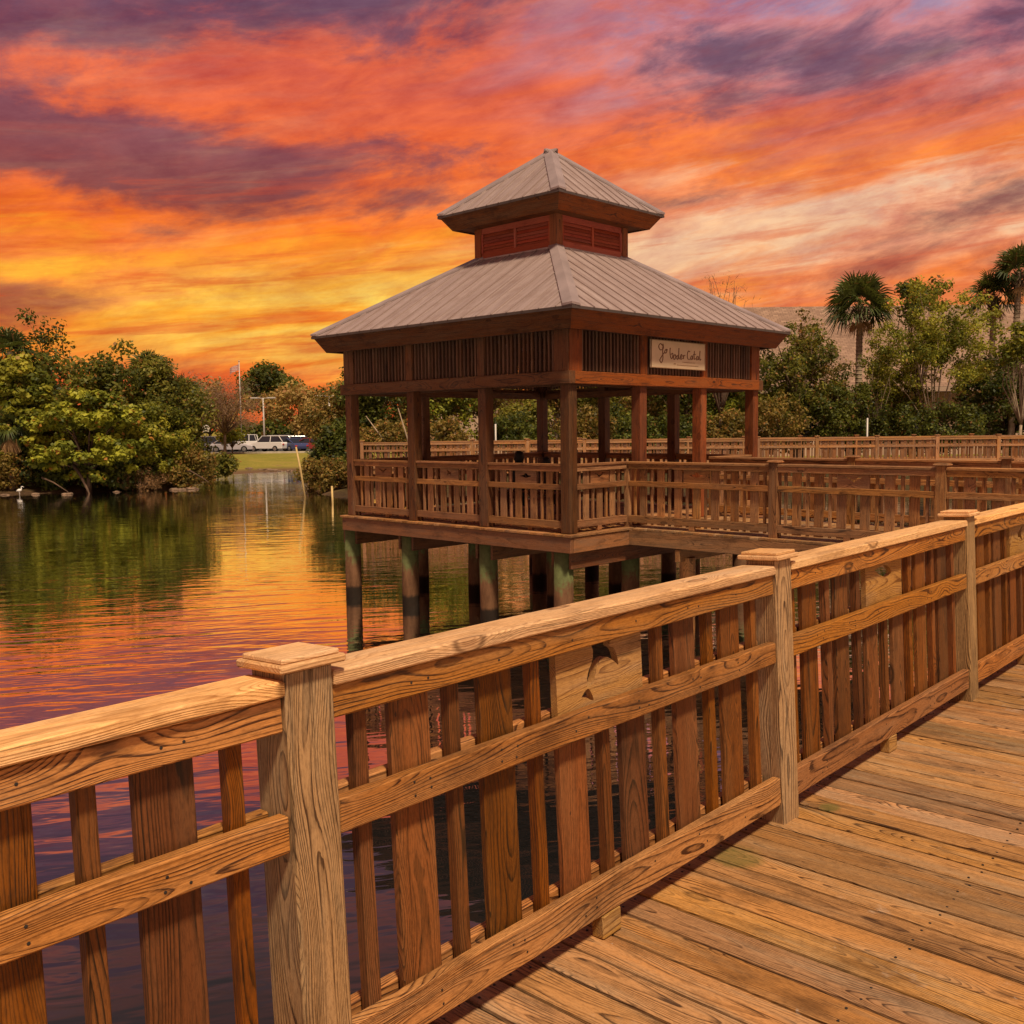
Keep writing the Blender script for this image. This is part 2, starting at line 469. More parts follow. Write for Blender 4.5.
    # every board has its own shade
    hv = T.n('ShaderNodeHueSaturation', {'Hue': T.m('ADD', 0.5, T.m('MULTIPLY', T.m('SUBTRACT', T.m('FRACT', T.m('MULTIPLY', tn, 7.3)), 0.25), 0.008)),
             'Saturation': T.m('ADD', 1.0, T.m('MULTIPLY', T.m('SUBTRACT', T.m('FRACT', T.m('MULTIPLY', tn, 13.7)), 0.4), 0.12)),
             'Value': T.m('ADD', 1.0 - var / 2, T.m('MULTIPLY', tn, var)), 'Color': col})
    col = hv.outputs[0]
    if wear is not None:
        pos = T.n('ShaderNodeNewGeometry').outputs['Position']
        wn = T.noise(pos, 2.2, 6.0, 0.7)
        col = T.mix(T.m('MULTIPLY', T.step(wn, 0.60, 0.74), wear), col, (0.52, 0.42, 0.33))
        wn2 = T.noise(pos, 14.0, 5.0, 0.7)
        col = T.mix(T.m('MULTIPLY', T.step(wn2, 0.66, 0.76), wear), col, (0.58, 0.47, 0.38))
    if algae is not None:
        pos = T.n('ShaderNodeNewGeometry').outputs['Position']
        an = T.noise(pos, 6.0, 5.0, 0.7)
        am = None
        for (ax, ay, az_, rad) in algae:
            d = T.n('ShaderNodeVectorMath', {0: pos, 1: (ax, ay, az_)}, operation='DISTANCE').outputs['Value']
            k = T.m('SUBTRACT', 1.0, T.step(d, rad * 0.2, rad))
            am = k if am is None else T.m('MAXIMUM', am, k)
        am = T.step(T.m('MULTIPLY', T.m('ADD', an, 0.25), am), 0.34, 0.75)
        col = T.mix(T.m('MULTIPLY', am, 0.6), col, (0.075, 0.09, 0.018))
    hgt = T.m('ADD', T.m('MULTIPLY', late, 0.5), T.m('ADD', T.m('MULTIPLY', fib, 0.8), T.m('ADD', T.m('MULTIPLY', core, -0.6), T.m('MULTIPLY', chk, -1.6))))
    finish(T, col, T.m('SUBTRACT', rough, T.m('MULTIPLY', late, 0.10)), hgt, 0.8, 0.0024, spec=0.28)
    return m

def simple(name, col, rough=0.6, var=0.25, scale=6.0, metal=0.0, spec=0.4, col2=None, bumpy=0.0, detail=5.0):
    m, T = new_mat(name)
    p = T.n('ShaderNodeTexCoord').outputs['Object']
    n = T.noise(p, scale, detail, 0.62)
    c2 = tuple(c * (1 - var) for c in col) if col2 is None else col2
    c = T.mix(T.step(n, 0.3, 0.7), c2, col)
    finish(T, c, rough, n if bumpy else None, bumpy, 0.05, metal, spec)
    return m

def foliage(name, light, dark, trans=0.35, dead=None, deadf=0.0):
    """leaves: each leaf carries its own shade (attribute tint)"""
    m, T = new_mat(name)
    tn = attr(T, 'tint').outputs['Fac']
    col = T.ramp(tn, [(0.0, dark), (0.55, tuple(a * 0.5 + b * 0.5 for a, b in zip(light, dark))), (1.0, light)])
    if dead is not None:
        col = T.mix(T.m('GREATER_THAN', T.m('FRACT', T.m('MULTIPLY', tn, 41.0)), 1.0 - deadf), col, dead)
    d = T.n('ShaderNodeBsdfPrincipled', {'Roughness': 0.55, 'Specular IOR Level': 0.25})
    T.put(d.inputs['Base Color'], col)
    t = T.n('ShaderNodeBsdfTranslucent', {'Color': T.mix(0.35, col, (0.35, 0.38, 0.05))})
    mx = T.n('ShaderNodeMixShader', {0: trans, 1: d.outputs[0], 2: t.outputs[0]})
    T.n('ShaderNodeOutputMaterial', {0: mx.outputs[0]})
    return m

# ------------------------------------------------------------------ places measured from the photograph
WATER_Z = -1.62
PHI = 0.7371                                     # heading of the boardwalk
FO = np.array([1.1327, 3.9984])                  # second visible railing post
FD = np.array([math.sin(PHI), math.cos(PHI)])    # along the boardwalk
FN = np.array([-math.cos(PHI), math.sin(PHI)])   # towards the water
BAY = 2.4214
AL = 0.7647                                      # heading of the pavilion's right side
GC = np.array([0.8215, 19.2982])
GD = np.array([math.sin(AL), math.cos(AL)])
GN = np.array([-math.cos(AL), math.sin(AL)])
def fg(u, n):
    q = FO + FD * u + FN * n
    return float(q[0]), float(q[1])
def gz(b, a):
    q = GC + GD * b + GN * a
    return float(q[0]), float(q[1])

M_RAIL = wood('rail_pine', (0.42, 0.165, 0.040), (0.050, 0.012, 0.002), weather=0.35, grey=(0.34, 0.21, 0.11), ring=0.0062, contrast=1.15)
M_CAPR = wood('cap_rail_pine', (0.78, 0.43, 0.19), (0.36, 0.14, 0.045), weather=0.5, grey=(0.62, 0.42, 0.26), ring=0.0065, contrast=0.75)
M_POST = wood('post_pine', (0.37, 0.22, 0.098), (0.060, 0.028, 0.011), weather=0.6, grey=(0.29, 0.22, 0.135), ring=0.0060, contrast=1.2)
M_BAL = wood('baluster_pine', (0.20, 0.060, 0.009), (0.028, 0.011, 0.002), weather=0.25, ring=0.0062, grey=(0.21, 0.12, 0.05), var=0.6)
M_PANEL = wood('panel_pine', (0.38, 0.195, 0.055), (0.13, 0.05, 0.012), weather=0.35, ring=0.0060)
M_DECK = wood('deck_pine', (0.41, 0.195, 0.072), (0.045, 0.016, 0.005), weather=0.7, grey=(0.34, 0.225, 0.13), ring=0.0058, contrast=1.0, knots=0.7, wear=0.5, var=0.55,
              algae=[(*fg(-0.40, 0.0), 0.0, 0.20), (*fg(0.30, -0.06), 0.0, 0.09)])
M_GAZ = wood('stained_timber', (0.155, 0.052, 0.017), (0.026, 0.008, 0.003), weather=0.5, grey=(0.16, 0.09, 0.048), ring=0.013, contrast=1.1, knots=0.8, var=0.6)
M_GAZR = wood('red_lit_timber', (0.25, 0.062, 0.016), (0.05, 0.012, 0.004), weather=0.35, grey=(0.19, 0.085, 0.04), ring=0.013, contrast=1.1, knots=0.8, var=0.5)  # redder, brighter copy: warm light on the right face put into the colour
M_WALK = wood('walkway_pine', (0.40, 0.175, 0.062), (0.065, 0.022, 0.007), weather=0.55, grey=(0.24, 0.155, 0.09), ring=0.010, contrast=1.0, var=0.6)
M_FAR = wood('far_pine', (0.38, 0.17, 0.062), (0.16, 0.06, 0.02), weather=0.4, ring=0.016, contrast=0.6)
M_FARP = wood('far_picket_pine', (0.20, 0.08, 0.027), (0.11, 0.035, 0.010), weather=0.3, ring=0.016, contrast=0.6)

# ------------------------------------------------------------------ water
POND = np.array([(-75, -60), (-64, 18), (-46, 43), (-34, 50.5), (-27.5, 53.0), (-23, 54.6), (-18.4, 56.4), (-19.2, 60), (-20.8, 66), (-21.2, 74), (-18, 79.5), (-15, 80),
                 (-12.8, 74), (-11.8, 62), (-10.4, 52), (-8.6, 47.2), (-2, 46.4), (8, 45.6), (20, 44.4), (32, 40), (40, 20), (46, -60)], float)
def pond_sd(X, Y):
    """signed distance to the pond's shore, positive on land"""
    P = np.stack([X, Y], -1)
    d = np.full(X.shape, 1e9)
    inside = np.zeros(X.shape, bool)
    n = len(POND)
    for i in range(n):
        a, b = POND[i], POND[(i + 1) % n]
        e = b - a
        t = np.clip(((P - a) @ e) / (e @ e), 0, 1)
        q = a + t[..., None] * e
        d = np.minimum(d, np.linalg.norm(P - q, axis=-1))
        c = ((a[1] > Y) != (b[1] > Y)) & (X < (b[0] - a[0]) * (Y - a[1]) / (b[1] - a[1] + 1e-12) + a[0])
        inside ^= c
    return np.where(inside, -d, d)
def land_h(X, Y):
    X, Y = np.asarray(X, float), np.asarray(Y, float)
    s = pond_sd(X, Y)
    wob = 0.35 * np.sin(X * 0.9 + 1.3) * np.sin(Y * 1.1) + 0.25 * np.sin(X * 2.3) * np.cos(Y * 1.9 + 0.7)
    s = s + wob
    lawn = (X > -26) & (X < -8) & (Y > 70)
    slope = np.where(lawn, 0.048, 0.16)
    h = WATER_Z - 0.03 + np.where(s < 0, s * 0.35, np.minimum(s * slope, 0.99 + 0 * s))
    return np.maximum(h, WATER_Z - 1.6)
def ground_z(x, y):
    return float(land_h(np.array([x]), np.array([y]))[0])

m, T = new_mat('pond_water')
pos = T.n('ShaderNodeNewGeometry').outputs['Position']
px, py, pz = T.sep(pos)
# ripples run nearly across the view, a little slanted; calm patches and ruffled patches
ca, sa = math.cos(0.22), math.sin(0.22)
rx = T.m('ADD', T.m('MULTIPLY', px, ca), T.m('MULTIPLY', py, sa))
ry = T.m('SUBTRACT', T.m('MULTIPLY', py, ca), T.m('MULTIPLY', px, sa))
w1 = T.noise(T.comb(T.m('MULTIPLY', rx, 0.55), T.m('MULTIPLY', ry, 2.3), 0.0), 1.0, 2.0, 0.45, 0.5)
w2 = T.noise(T.comb(T.m('MULTIPLY', rx, 1.7), T.m('MULTIPLY', ry, 6.0), 3.0), 1.0, 2.0, 0.5, 0.4)
w3 = T.noise(T.comb(T.m('MULTIPLY', px, 0.10), T.m('MULTIPLY', py, 0.16), 7.0), 1.0, 2.0, 0.5)
patch = T.step(w3, 0.30, 0.62)
amp = T.m('ADD', 0.35, T.m('MULTIPLY', patch, 0.65))
hgt = T.m('MULTIPLY', T.m('ADD', w1, T.m('MULTIPLY', w2, 0.32)), amp)
bmp = T.n('ShaderNodeBump', {'Height': hgt, 'Strength': 1.0, 'Distance': 0.012})
body = T.n('ShaderNodeBsdfDiffuse', {'Normal': bmp.outputs[0]})
body.inputs['Color'].default_value = (0.010, 0.010, 0.010, 1)
refl = T.n('ShaderNodeBsdfGlossy', {'Roughness': 0.02, 'Normal': bmp.outputs[0]})
refl.inputs['Color'].default_value = (1, 1, 1, 1)
lw = T.n('ShaderNodeLayerWeight', {'Blend': 0.5, 'Normal': bmp.outputs[0]})
fr = T.m('ADD', 0.04, T.m('MULTIPLY', T.step(lw.outputs['Facing'], 0.42, 0.88), 0.92))
T.n('ShaderNodeOutputMaterial', {0: T.n('ShaderNodeMixShader', {0: fr, 1: body.outputs[0], 2: refl.outputs[0]}).outputs[0]})
wm = MB()
wm.add([(-700, -200, WATER_Z), (700, -200, WATER_Z), (700, 500, WATER_Z), (-700, 500, WATER_Z)], [(0, 1, 2, 3)])
tag(wm.build('water', m), kind='structure')

# ------------------------------------------------------------------ ground with the pond basin
def axis(lo, hi, fine_lo, fine_hi, step):
    a = list(np.arange(fine_lo, fine_hi + 1e-6, step))
    s, x = step, fine_lo
    while x > lo:
        s *= 1.35
        x -= s
        a.insert(0, x)
    s, x = step, a[-1]
    while x < hi:
        s *= 1.35
        x += s
        a.append(x)
    return np.array(a)
gx, gy = axis(-1500, 1500, -48, 46, 0.8), axis(-200, 2600, 38, 112, 0.8)
GX, GY = np.meshgrid(gx, gy)
GZ = land_h(GX, GY)
nx, ny = len(gx), len(gy)
V = np.stack([GX, GY, GZ], -1).reshape(-1, 3)
ii = np.arange(nx * ny).reshape(ny, nx)
F = np.stack([ii[:-1, :-1], ii[:-1, 1:], ii[1:, 1:], ii[1:, :-1]], -1).reshape(-1, 4)
m, T = new_mat('grassy_ground')
pos = T.n('ShaderNodeNewGeometry').outputs['Position']
n1 = T.noise(pos, 0.35, 6.0, 0.6)
n2 = T.noise(pos, 5.0, 5.0, 0.7)
gcol = T.mix(T.step(n1, 0.35, 0.65), (0.20, 0.18, 0.028), (0.29, 0.22, 0.045))
gcol = T.mix(T.m('MULTIPLY', T.step(n2, 0.4, 0.7), 0.5), gcol, (0.08, 0.085, 0.015))
gzz = T.sep(pos)[2]
mud = T.m('SUBTRACT', 1.0, T.step(T.m('ADD', gzz, T.m('MULTIPLY', n2, 0.12)), WATER_Z + 0.10, WATER_Z + 0.30))
gcol = T.mix(mud, gcol, (0.13, 0.075, 0.04))
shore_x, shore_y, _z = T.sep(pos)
shore_shade = T.m('MULTIPLY', T.step(shore_x, -11.0, -8.5), T.m('SUBTRACT', 1.0, T.step(shore_y, 66.0, 72.0)))  # shade under the far boardwalk and shrubs, painted into the ground colour
gcol = T.mix(T.m('MULTIPLY', shore_shade, 0.92), gcol, T.mix(T.step(n2, 0.4, 0.65), (0.030, 0.019, 0.011), (0.075, 0.045, 0.022)))
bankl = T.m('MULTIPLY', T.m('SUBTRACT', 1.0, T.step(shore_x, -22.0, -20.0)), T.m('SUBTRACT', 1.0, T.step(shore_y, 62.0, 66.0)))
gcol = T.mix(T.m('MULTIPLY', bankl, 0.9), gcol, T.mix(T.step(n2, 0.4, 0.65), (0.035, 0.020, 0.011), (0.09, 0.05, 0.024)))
bare = T.step(n1, 0.58, 0.68)
gcol = T.mix(T.m('MULTIPLY', bare, T.m('MULTIPLY', 0.6, T.m('SUBTRACT', 1.0, T.m('MAXIMUM', shore_shade, bankl)))), gcol, (0.20, 0.12, 0.06))
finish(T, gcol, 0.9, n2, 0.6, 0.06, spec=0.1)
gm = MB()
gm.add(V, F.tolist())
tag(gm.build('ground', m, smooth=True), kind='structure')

# lawn edge kerb and the parking lot behind it
LOT_Y, LOT_Z = 101.0, -0.60
M_ASPH = simple('asphalt', (0.075, 0.07, 0.068), 0.9, 0.3, 3.0)
M_CONC = simple('kerb_concrete', (0.50, 0.43, 0.33), 0.85, 0.25, 2.0)
tag(MB().box((-22, LOT_Y + 16, LOT_Z - 0.35), (56, 32, 0.7), ch=0.02).build('parking_lot', M_ASPH), kind='structure')
tag(MB().box((-22, LOT_Y - 0.12, LOT_Z - 0.29), (56, 0.22, 0.82), ch=0.02).build('kerb', M_CONC), kind='structure')

# ------------------------------------------------------------------ boardwalk deck the photographer stands on
db = MB()
DW = 3.1
u = -9.0
th = PI / 2 - PHI
Rz = np.array([[math.cos(th), -math.sin(th), 0], [math.sin(th), math.cos(th), 0], [0, 0, 1]])
u = -1.342 - 0.1455 * 60
while u < 17.0:
    w = 0.1305
    cu, cn = u + 0.1455 / 2, -DW / 2 + 0.17
    x, y = fg(cu, cn)
    ends = rng.uniform(-0.012, 0.012)
    db.box((x + FN[0] * ends, y + FN[1] * ends, -0.019 + rng.uniform(-0.0035, 0.0025)), (w + rng.uniform(-0.004, 0.003), DW + 0.06, 0.038), Rz, grain=1, ch=0.004)
    u += 0.1455
deck = tag(db.build('boardwalk_deck', M_DECK), kind='structure')
M_SCREW = simple('screw_head', (0.05, 0.045, 0.04), 0.5, 0.3, 50.0, metal=0.6)
sb = MB()
u = -1.342 - 0.1455 * 14
while u < 9.0:
    for n in (0.10, -0.75, -1.55):
        for k in (0.030, 0.108):
            x, y = fg(u + k + rng.uniform(-0.006, 0.006), n + rng.uniform(-0.012, 0.012))
            sb.lathe([(0.0045, -0.004), (0.0045, 0.0005), (0.0025, 0.0010)], (x, y, 0.001), 8)
    u += 0.1455
tag(sb.build('deck_screws', M_SCREW), kind='structure')
jb = MB()
for n in (0.10, -0.75, -1.55, -2.3, -2.75):
    x, y = fg(4.0, n)
    jb.box((x, y, -0.16), (26.0, 0.06, 0.235), Rz, grain=0)
tag(jb.build('boardwalk_joists', M_WALK), kind='structure')
pb = MB()
for k in range(-4, 7):
    for n in (0.06, -2.6):
        x, y = fg(k * BAY + 0.07, n)
        pb.tube([(x, y, -3.2), (x, y, -0.28)], 0.13, 12)
tag(pb.build('boardwalk_piles', M_WALK), kind='structure')

# ------------------------------------------------------------------ railings
def holes_panel(w, h, t, holes, name):
    """flat board with cut-out shapes, made as a filled curve with holes (local x = width, y = height)"""
    cu = bpy.data.curves.new(name, 'CURVE')
    cu.dimensions = '2D'
    cu.fill_mode = 'BOTH'
    cu.extrude = t / 2
    for pts in [[(-w / 2, -h / 2), (w / 2, -h / 2), (w / 2, h / 2), (-w / 2, h / 2)]] + holes:
        s = cu.splines.new('POLY')
        s.points.add(len(pts) - 1)
        for p, q in zip(s.points, pts):
            p.co = (q[0], q[1], 0, 1)
        s.use_cyclic_u = True
    o = bpy.data.objects.new(name, cu)
    COL.objects.link(o)
    dg = bpy.context.evaluated_depsgraph_get()
    me = bpy.data.meshes.new_from_object(o.evaluated_get(dg))
    bpy.data.objects.remove(o)
    v = np.array([q.co[:] for q in me.vertices])
    f = [tuple(p.vertices) for p in me.polygons]
    bpy.data.meshes.remove(me)
    return v, f
def smooth_loop(pts, n=4):
    """Catmull-Rom through the points"""
    P = np.array(pts, float)
    out = []
    k = len(P)
    for i in range(k):
        p0, p1, p2, p3 = P[i - 1], P[i], P[(i + 1) % k], P[(i + 2) % k]
        for t in np.linspace(0, 1, n, endpoint=False):
            out.append(0.5 * ((2 * p1) + (-p0 + p2) * t + (2 * p0 - 5 * p1 + 4 * p2 - p3) * t * t + (-p0 + 3 * p1 - 3 * p2 + p3) * t ** 3))
    return [tuple(q) for q in out]
# cut-outs in the little boards: a bird diving, a fish, a gull, a leaf pair
CUT = {
    'diver': [smooth_loop([(-0.05, 0.078), (-0.005, 0.066), (0.03, 0.088), (0.075, 0.092), (0.052, 0.066), (0.040, 0.046), (0.062, 0.030), (0.076, -0.014), (0.056, 0.000), (0.022, 0.018), (-0.012, 0.004), (-0.034, -0.040), (-0.060, -0.050), (-0.056, -0.014), (-0.034, 0.020), (-0.032, 0.050)]),
              smooth_loop([(-0.085, -0.070), (-0.060, -0.052), (-0.046, -0.064), (-0.036, -0.088), (-0.052, -0.082), (-0.066, -0.074)])],
    'fish': [smooth_loop([(-0.09, 0.040), (-0.05, 0.046), (0.0, 0.052), (0.05, 0.040), (0.075, 0.012), (0.04, 0.000), (0.0, 0.004), (-0.04, 0.016), (-0.062, 0.026)])],
    'gull': [smooth_loop([(-0.10, 0.030), (-0.06, 0.036), (-0.02, 0.012), (0.0, 0.006), (0.02, 0.014), (0.06, 0.038), (0.10, 0.034), (0.06, 0.016), (0.02, -0.014), (0.0, -0.026), (-0.025, -0.014), (-0.06, 0.014)])],
    'ray': [smooth_loop([(-0.10, 0.004), (-0.04, 0.012), (-0.02, 0.032), (0.02, 0.034), (0.04, 0.012), (0.10, 0.000), (0.05, -0.012), (0.0, -0.026), (-0.05, -0.014)])],
    'leaf': [smooth_loop([(-0.06, 0.045), (-0.03, 0.020), (0.0, 0.030), (0.05, 0.050), (0.03, 0.010), (0.045, -0.030), (0.0, -0.008), (-0.04, -0.035), (-0.03, 0.005)])],
}
H_CAP = (1.060, 1.098)
H_APR = (0.976, 1.0575)
H_MID = (0.686, 0.774)
H_BOT = (0.082, 0.198)
def railing_bay(root, x0, x1, nwide, mats, cut, ys=(0.0, 0.14), individual=True, chamfer=0.004, sub=None, pitch=0.343, cutname='carved_panel', capw=0.15, panel=True, ends=(0.0, 0.0)):
    """one bay between posts along local x: cap rail, aprons, mid and bottom rails (front and back), pickets, one cut-out board"""
    mr, mc, mbal, mp = mats
    L = x1 - x0
    xc = (x0 + x1) / 2
    yc = (ys[0] + ys[1]) / 2
    j = lambda s: rng.uniform(-s, s)
    par = root if sub is None else sub
    MB().box((xc + (ends[1] - ends[0]) / 2, yc + j(0.002), (H_CAP[0] + H_CAP[1]) / 2 + j(0.003)), (L - 0.003 + ends[0] + ends[1], capw, H_CAP[1] - H_CAP[0]), grain=0, ch=0.005).build('cap_rail', mc, par)
    for s, nm in ((-1, 'top_rail'), (1, 'top_rail')):
        MB().box((xc, yc + s * 0.040, (H_APR[0] + H_APR[1]) / 2), (L - 0.004, 0.036, H_APR[1] - H_APR[0]), grain=0, ch=chamfer).build(nm, mr, par)
    for s in (-1, 1):
        MB().box((xc, yc + s * 0.0415, (H_MID[0] + H_MID[1]) / 2 + j(0.003)), (L - 0.006, 0.038, H_MID[1] - H_MID[0]), grain=0, ch=chamfer).build('mid_rail', mr, par)
    for s in (-1, 1):
        MB().box((xc, yc + s * 0.0415, (H_BOT[0] + H_BOT[1]) / 2 + j(0.003)), (L - 0.006, 0.038, H_BOT[1] - H_BOT[0]), grain=0, ch=chamfer).build('bottom_rail', mr, par)
    MB().box((xc - 0.06, yc - 0.036, 0.042), (0.10, 0.05, 0.0795), grain=0).build('spacer_block', mp, par)
    items = []
    offs = [(k - (nwide - 1) / 2) * pitch for k in range(nwide)]
    for o in offs:
        items.append((xc + o + j(0.006), 0.14, 0.024))
    for k in range(nwide + 1):
        items.append((xc + (k - nwide / 2) * pitch + j(0.006), 0.042, 0.036))
    merged = MB()
    for (px_, w, t) in items:
        if px_ - w / 2 < x0 + 0.004 or px_ + w / 2 > x1 - 0.004:
            continue
        under = panel and abs(px_ - xc) < 0.235
        top = H_MID[0] + 0.045 if under else 1.054
        b = MB() if individual else merged
        b.box((px_, yc + j(0.002), (top + 0.055) / 2), (w, t, top - 0.055), grain=2, ch=0.003)
        if individual:
            b.build('baluster', mbal, par)
    if individual and sub is None and mr is M_RAIL:
        sc = MB()
        R = np.array(Matrix.Rotation(PI / 2, 3, 'X'))
        for o in offs:
            for zz_ in (0.715, 0.745, 1.015, 0.12, 0.16):
                for q in (-0.03, 0.03):
                    if rng.random() < 0.75:
                        sc.lathe([(0.0038, -0.001), (0.0038, 0.0012), (0.002, 0.0016)], (xc + o + q + rng.uniform(-0.008, 0.008), (0.0095 if zz_ < 1 else 0.012) + 0.0002, zz_ + rng.uniform(-0.006, 0.006)), 7, R)
        sc.build('screws', M_SCREW, par)
    if not individual:
        merged.build('picket_panel', mbal, par)
    if panel:
        z0, z1 = H_MID[0] + 0.049, 1.054
        pw, ph, pt = 0.47, z1 - z0, 0.026
        v, f = holes_panel(pw, ph, pt, [[(x * 1.3, y * 1.25 - 0.005) for x, y in h] for h in CUT[cut]], 'panel')
        vv = np.column_stack([v[:, 0] + xc, -v[:, 2] + yc, v[:, 1] + (z0 + z1) / 2])
        g = np.column_stack([v[:, 0] + rng.uniform(0, 100), v[:, 1] + 0.02, v[:, 2] + 0.05])
        b = MB()
        b.add(vv, f, g, rng.uniform(0.4, 1))
        b.build(cutname, mp, par)
def rail_post(root, x, mp, mc, ys=(0.0, 0.14), w=0.14, top=1.118, bottom=-0.26, lean=0.0):
    yc = (ys[0] + ys[1]) / 2
    p = MB().box((x + w / 2, yc, (top + bottom) / 2), (w, ys[1] - ys[0], top - bottom), grain=2, ch=0.006).build('post', mp, root)
    c = MB()
    # moulded cap: two chamfered plates, the lower one wider
    c.box((x + w / 2, yc, top + 0.011), (w + 0.050, w + 0.050, 0.020), grain=0, ch=0.0085)
    c.box((x + w / 2, yc, top + 0.0275), (w + 0.026, w + 0.026, 0.013), grain=0, ch=0.005)
    c.build('post_cap', mc, p)
    return p

# foreground railing
TILT = 0.0494
rt = thing('boardwalk_railing', 'large weathered pine railing in the foreground along the boardwalk deck', 'railing', (FO[0], FO[1], 0.0), PI / 2 - PHI)
rt.rotation_euler = Matrix.Rotation(PI / 2 - PHI, 3, 'Z').to_4x4().to_3x3().to_euler()
rt.matrix_world = Matrix.Translation((FO[0], FO[1], 0)) @ Matrix.Rotation(PI / 2 - PHI, 4, 'Z') @ Matrix.Rotation(-TILT, 4, 'X')
cuts = ['gull', 'ray', 'diver', 'fish', 'leaf', 'gull']
for k in range(-3, 4):
    rail_post(rt, k * BAY, M_POST, M_CAPR)
for i, k in enumerate(range(-3, 3)):
    railing_bay(rt, k * BAY + 0.14, (k + 1) * BAY, 6, (M_RAIL, M_CAPR, M_BAL, M_PANEL), cuts[i + 0])

# walkway from the pavilion to the boardwalk (in the pavilion's own axes: local x = b, y = a)
gth = PI / 2 - AL
def gmat(b, a, z=0.0, turn=0.0):
    x, y = gz(b, a)
    return Matrix.Translation((x, y, z)) @ Matrix.Rotation(gth + turn, 4, 'Z')
wk = MB()
a = -3.02
RG = np.array([[math.cos(gth), -math.sin(gth), 0], [math.sin(gth), math.cos(gth), 0], [0, 0, 1]])
while a > -10.5:
    x, y = gz(0.0, a - 0.07)
    wk.box((x, y, -0.019 + rng.uniform(-0.002, 0.002)), (2.92, 0.1395, 0.038), RG, grain=0, ch=0.004)
    a -= 0.1455
tag(wk.build('walkway_deck', M_DECK), kind='structure')
wj = MB()
for b in (-1.43, -0.5, 0.5, 1.43):
    x, y = gz(b, -6.75)
    wj.box((x, y, -0.163), (0.06, 7.6, 0.24), RG, grain=1)
tag(wj.build('walkway_joists', M_WALK), kind='structure')
wp_ = MB()
for a in (-3.9, -6.5, -9.2):
    for b in (-1.15, 1.15):
        x, y = gz(b, a)
        wp_.tube([(x, y, -3.2), (x, y, -0.45)], 0.13, 12)
    x, y = gz(0, a)
    wp_.box((x, y, -0.40), (2.9, 0.08, 0.20), RG, grain=0)
    wp_.box((x, y, -0.95), (2.2, 0.05, 0.30), RG, grain=0)
tag(wp_.build('walkway_piles', M_WALK), kind='structure')
def walkway_rail(label, b, side):
    r = thing('walkway_railing', label, 'railing')
    # local x runs from the pavilion towards the boardwalk (minus a); the outer face is at local y = 0
    r.matrix_world = gmat(b, -2.77, 0.0, -PI / 2)
    first = 5.53 - 2.77
    posts = [first + k * BAY for k in (0, 1, 2)]
    w = (M_WALK, M_WALK, M_WALK, M_WALK)
    ys = (-0.07, 0.07)
    for x in posts:
        rail_post(r, x - 0.07, M_WALK, M_WALK, ys)
    MB().box((0.045, 0, 0.40), (0.10, 0.10, 1.31), grain=2).build('post', M_WALK, r)
    edges = [0.0] + [x - 0.07 for x in posts]
    for i in range(3):
        x0 = edges[i] + (0.14 if i else 0.10)
        railing_bay(r, x0, edges[i + 1], 7 if i == 0 else 6, w, ['ray', 'gull', 'fish'][i], ys, True, ends=(0.10 if i == 0 else 0.0, 0.0))
    return r
walkway_rail('brown picket railing on the near edge of the walkway to the pavilion', -1.30, -1)
walkway_rail('brown picket railing on the far edge of the walkway, mostly hidden behind the near one', 1.30, 1)

# ------------------------------------------------------------------ pavilion on piles
H2 = 2.77
gzb = thing('pavilion', 'red-brown timber pavilion on piles over the pond with two-tier metal hip roof', 'pavilion')
gzb.matrix_world = gmat(0, 0)
# local axes: x = b (right face at +/-), y = a ; right face seen at y = -H2, left face seen at x = -H2
m, T = new_mat('roof_metal')
g = attr(T, 'gc').outputs['Vector']
gu, gv, gw = T.sep(g)
n1 = T.noise(T.comb(T.m('MULTIPLY', gu, 0.7), T.m('MULTIPLY', gv, 6.0), gw), 1.0, 5.0, 0.65)
n2 = T.noise(g, 3.0, 5.0, 0.6)
rc = T.mix(T.step(n1, 0.3, 0.7), (0.25, 0.175, 0.158), (0.35, 0.26, 0.238))
rc = T.mix(T.m('MULTIPLY', T.step(n2, 0.45, 0.7), 0.5), rc, (0.20, 0.125, 0.10))
n3 = T.noise(T.comb(T.m('MULTIPLY', gu, 0.5), T.m('MULTIPLY', gv, 16.0), T.m('ADD', gw, 4.0)), 1.0, 6.0, 0.7)
rc = T.mix(T.m('MULTIPLY', T.step(n3, 0.50, 0.70), 0.45), rc, (0.17, 0.115, 0.10))
rc = T.mix(T.m('MULTIPLY', T.step(n3, 0.52, 0.34), 0.25), rc, (0.46, 0.36, 0.33))
finish(T, rc, T.m('ADD', 0.50, T.m('MULTIPLY', n2, 0.2)), n2, 0.05, 0.01, metal=0.15, spec=0.35)
M_ROOF = m
M_ROOFTRIM = simple('roof_trim_metal', (0.33, 0.25, 0.24), 0.5, 0.25, 2.0, metal=0.15)
M_DRIP = simple('drip_edge_metal', (0.085, 0.07, 0.065), 0.5, 0.2, 5.0, metal=0.3)
M_LOUV = wood('louvre_red_paint', (0.36, 0.075, 0.042), (0.24, 0.034, 0.02), weather=0.2, grey=(0.22, 0.09, 0.06), knots=0.2, contrast=0.5, rough=0.6)

COLP = []
third = 0.33
for fx in (-H2, H2):
    for fy in (-H2, -0.93, 0.92, H2):
        COLP.append((fx, fy))
for fx in (-0.93, 0.92):
    for fy in (-H2, H2):
        COLP.append((fx, fy))
CW = 0.19
for (cx_, cy_) in COLP:
    sx, sy = cx_, cy_
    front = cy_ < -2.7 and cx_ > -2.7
    MB().box((sx, sy, 1.655), (CW, CW, 3.30), grain=2, ch=0.008).build('column', M_GAZR if front else M_GAZ, gzb)
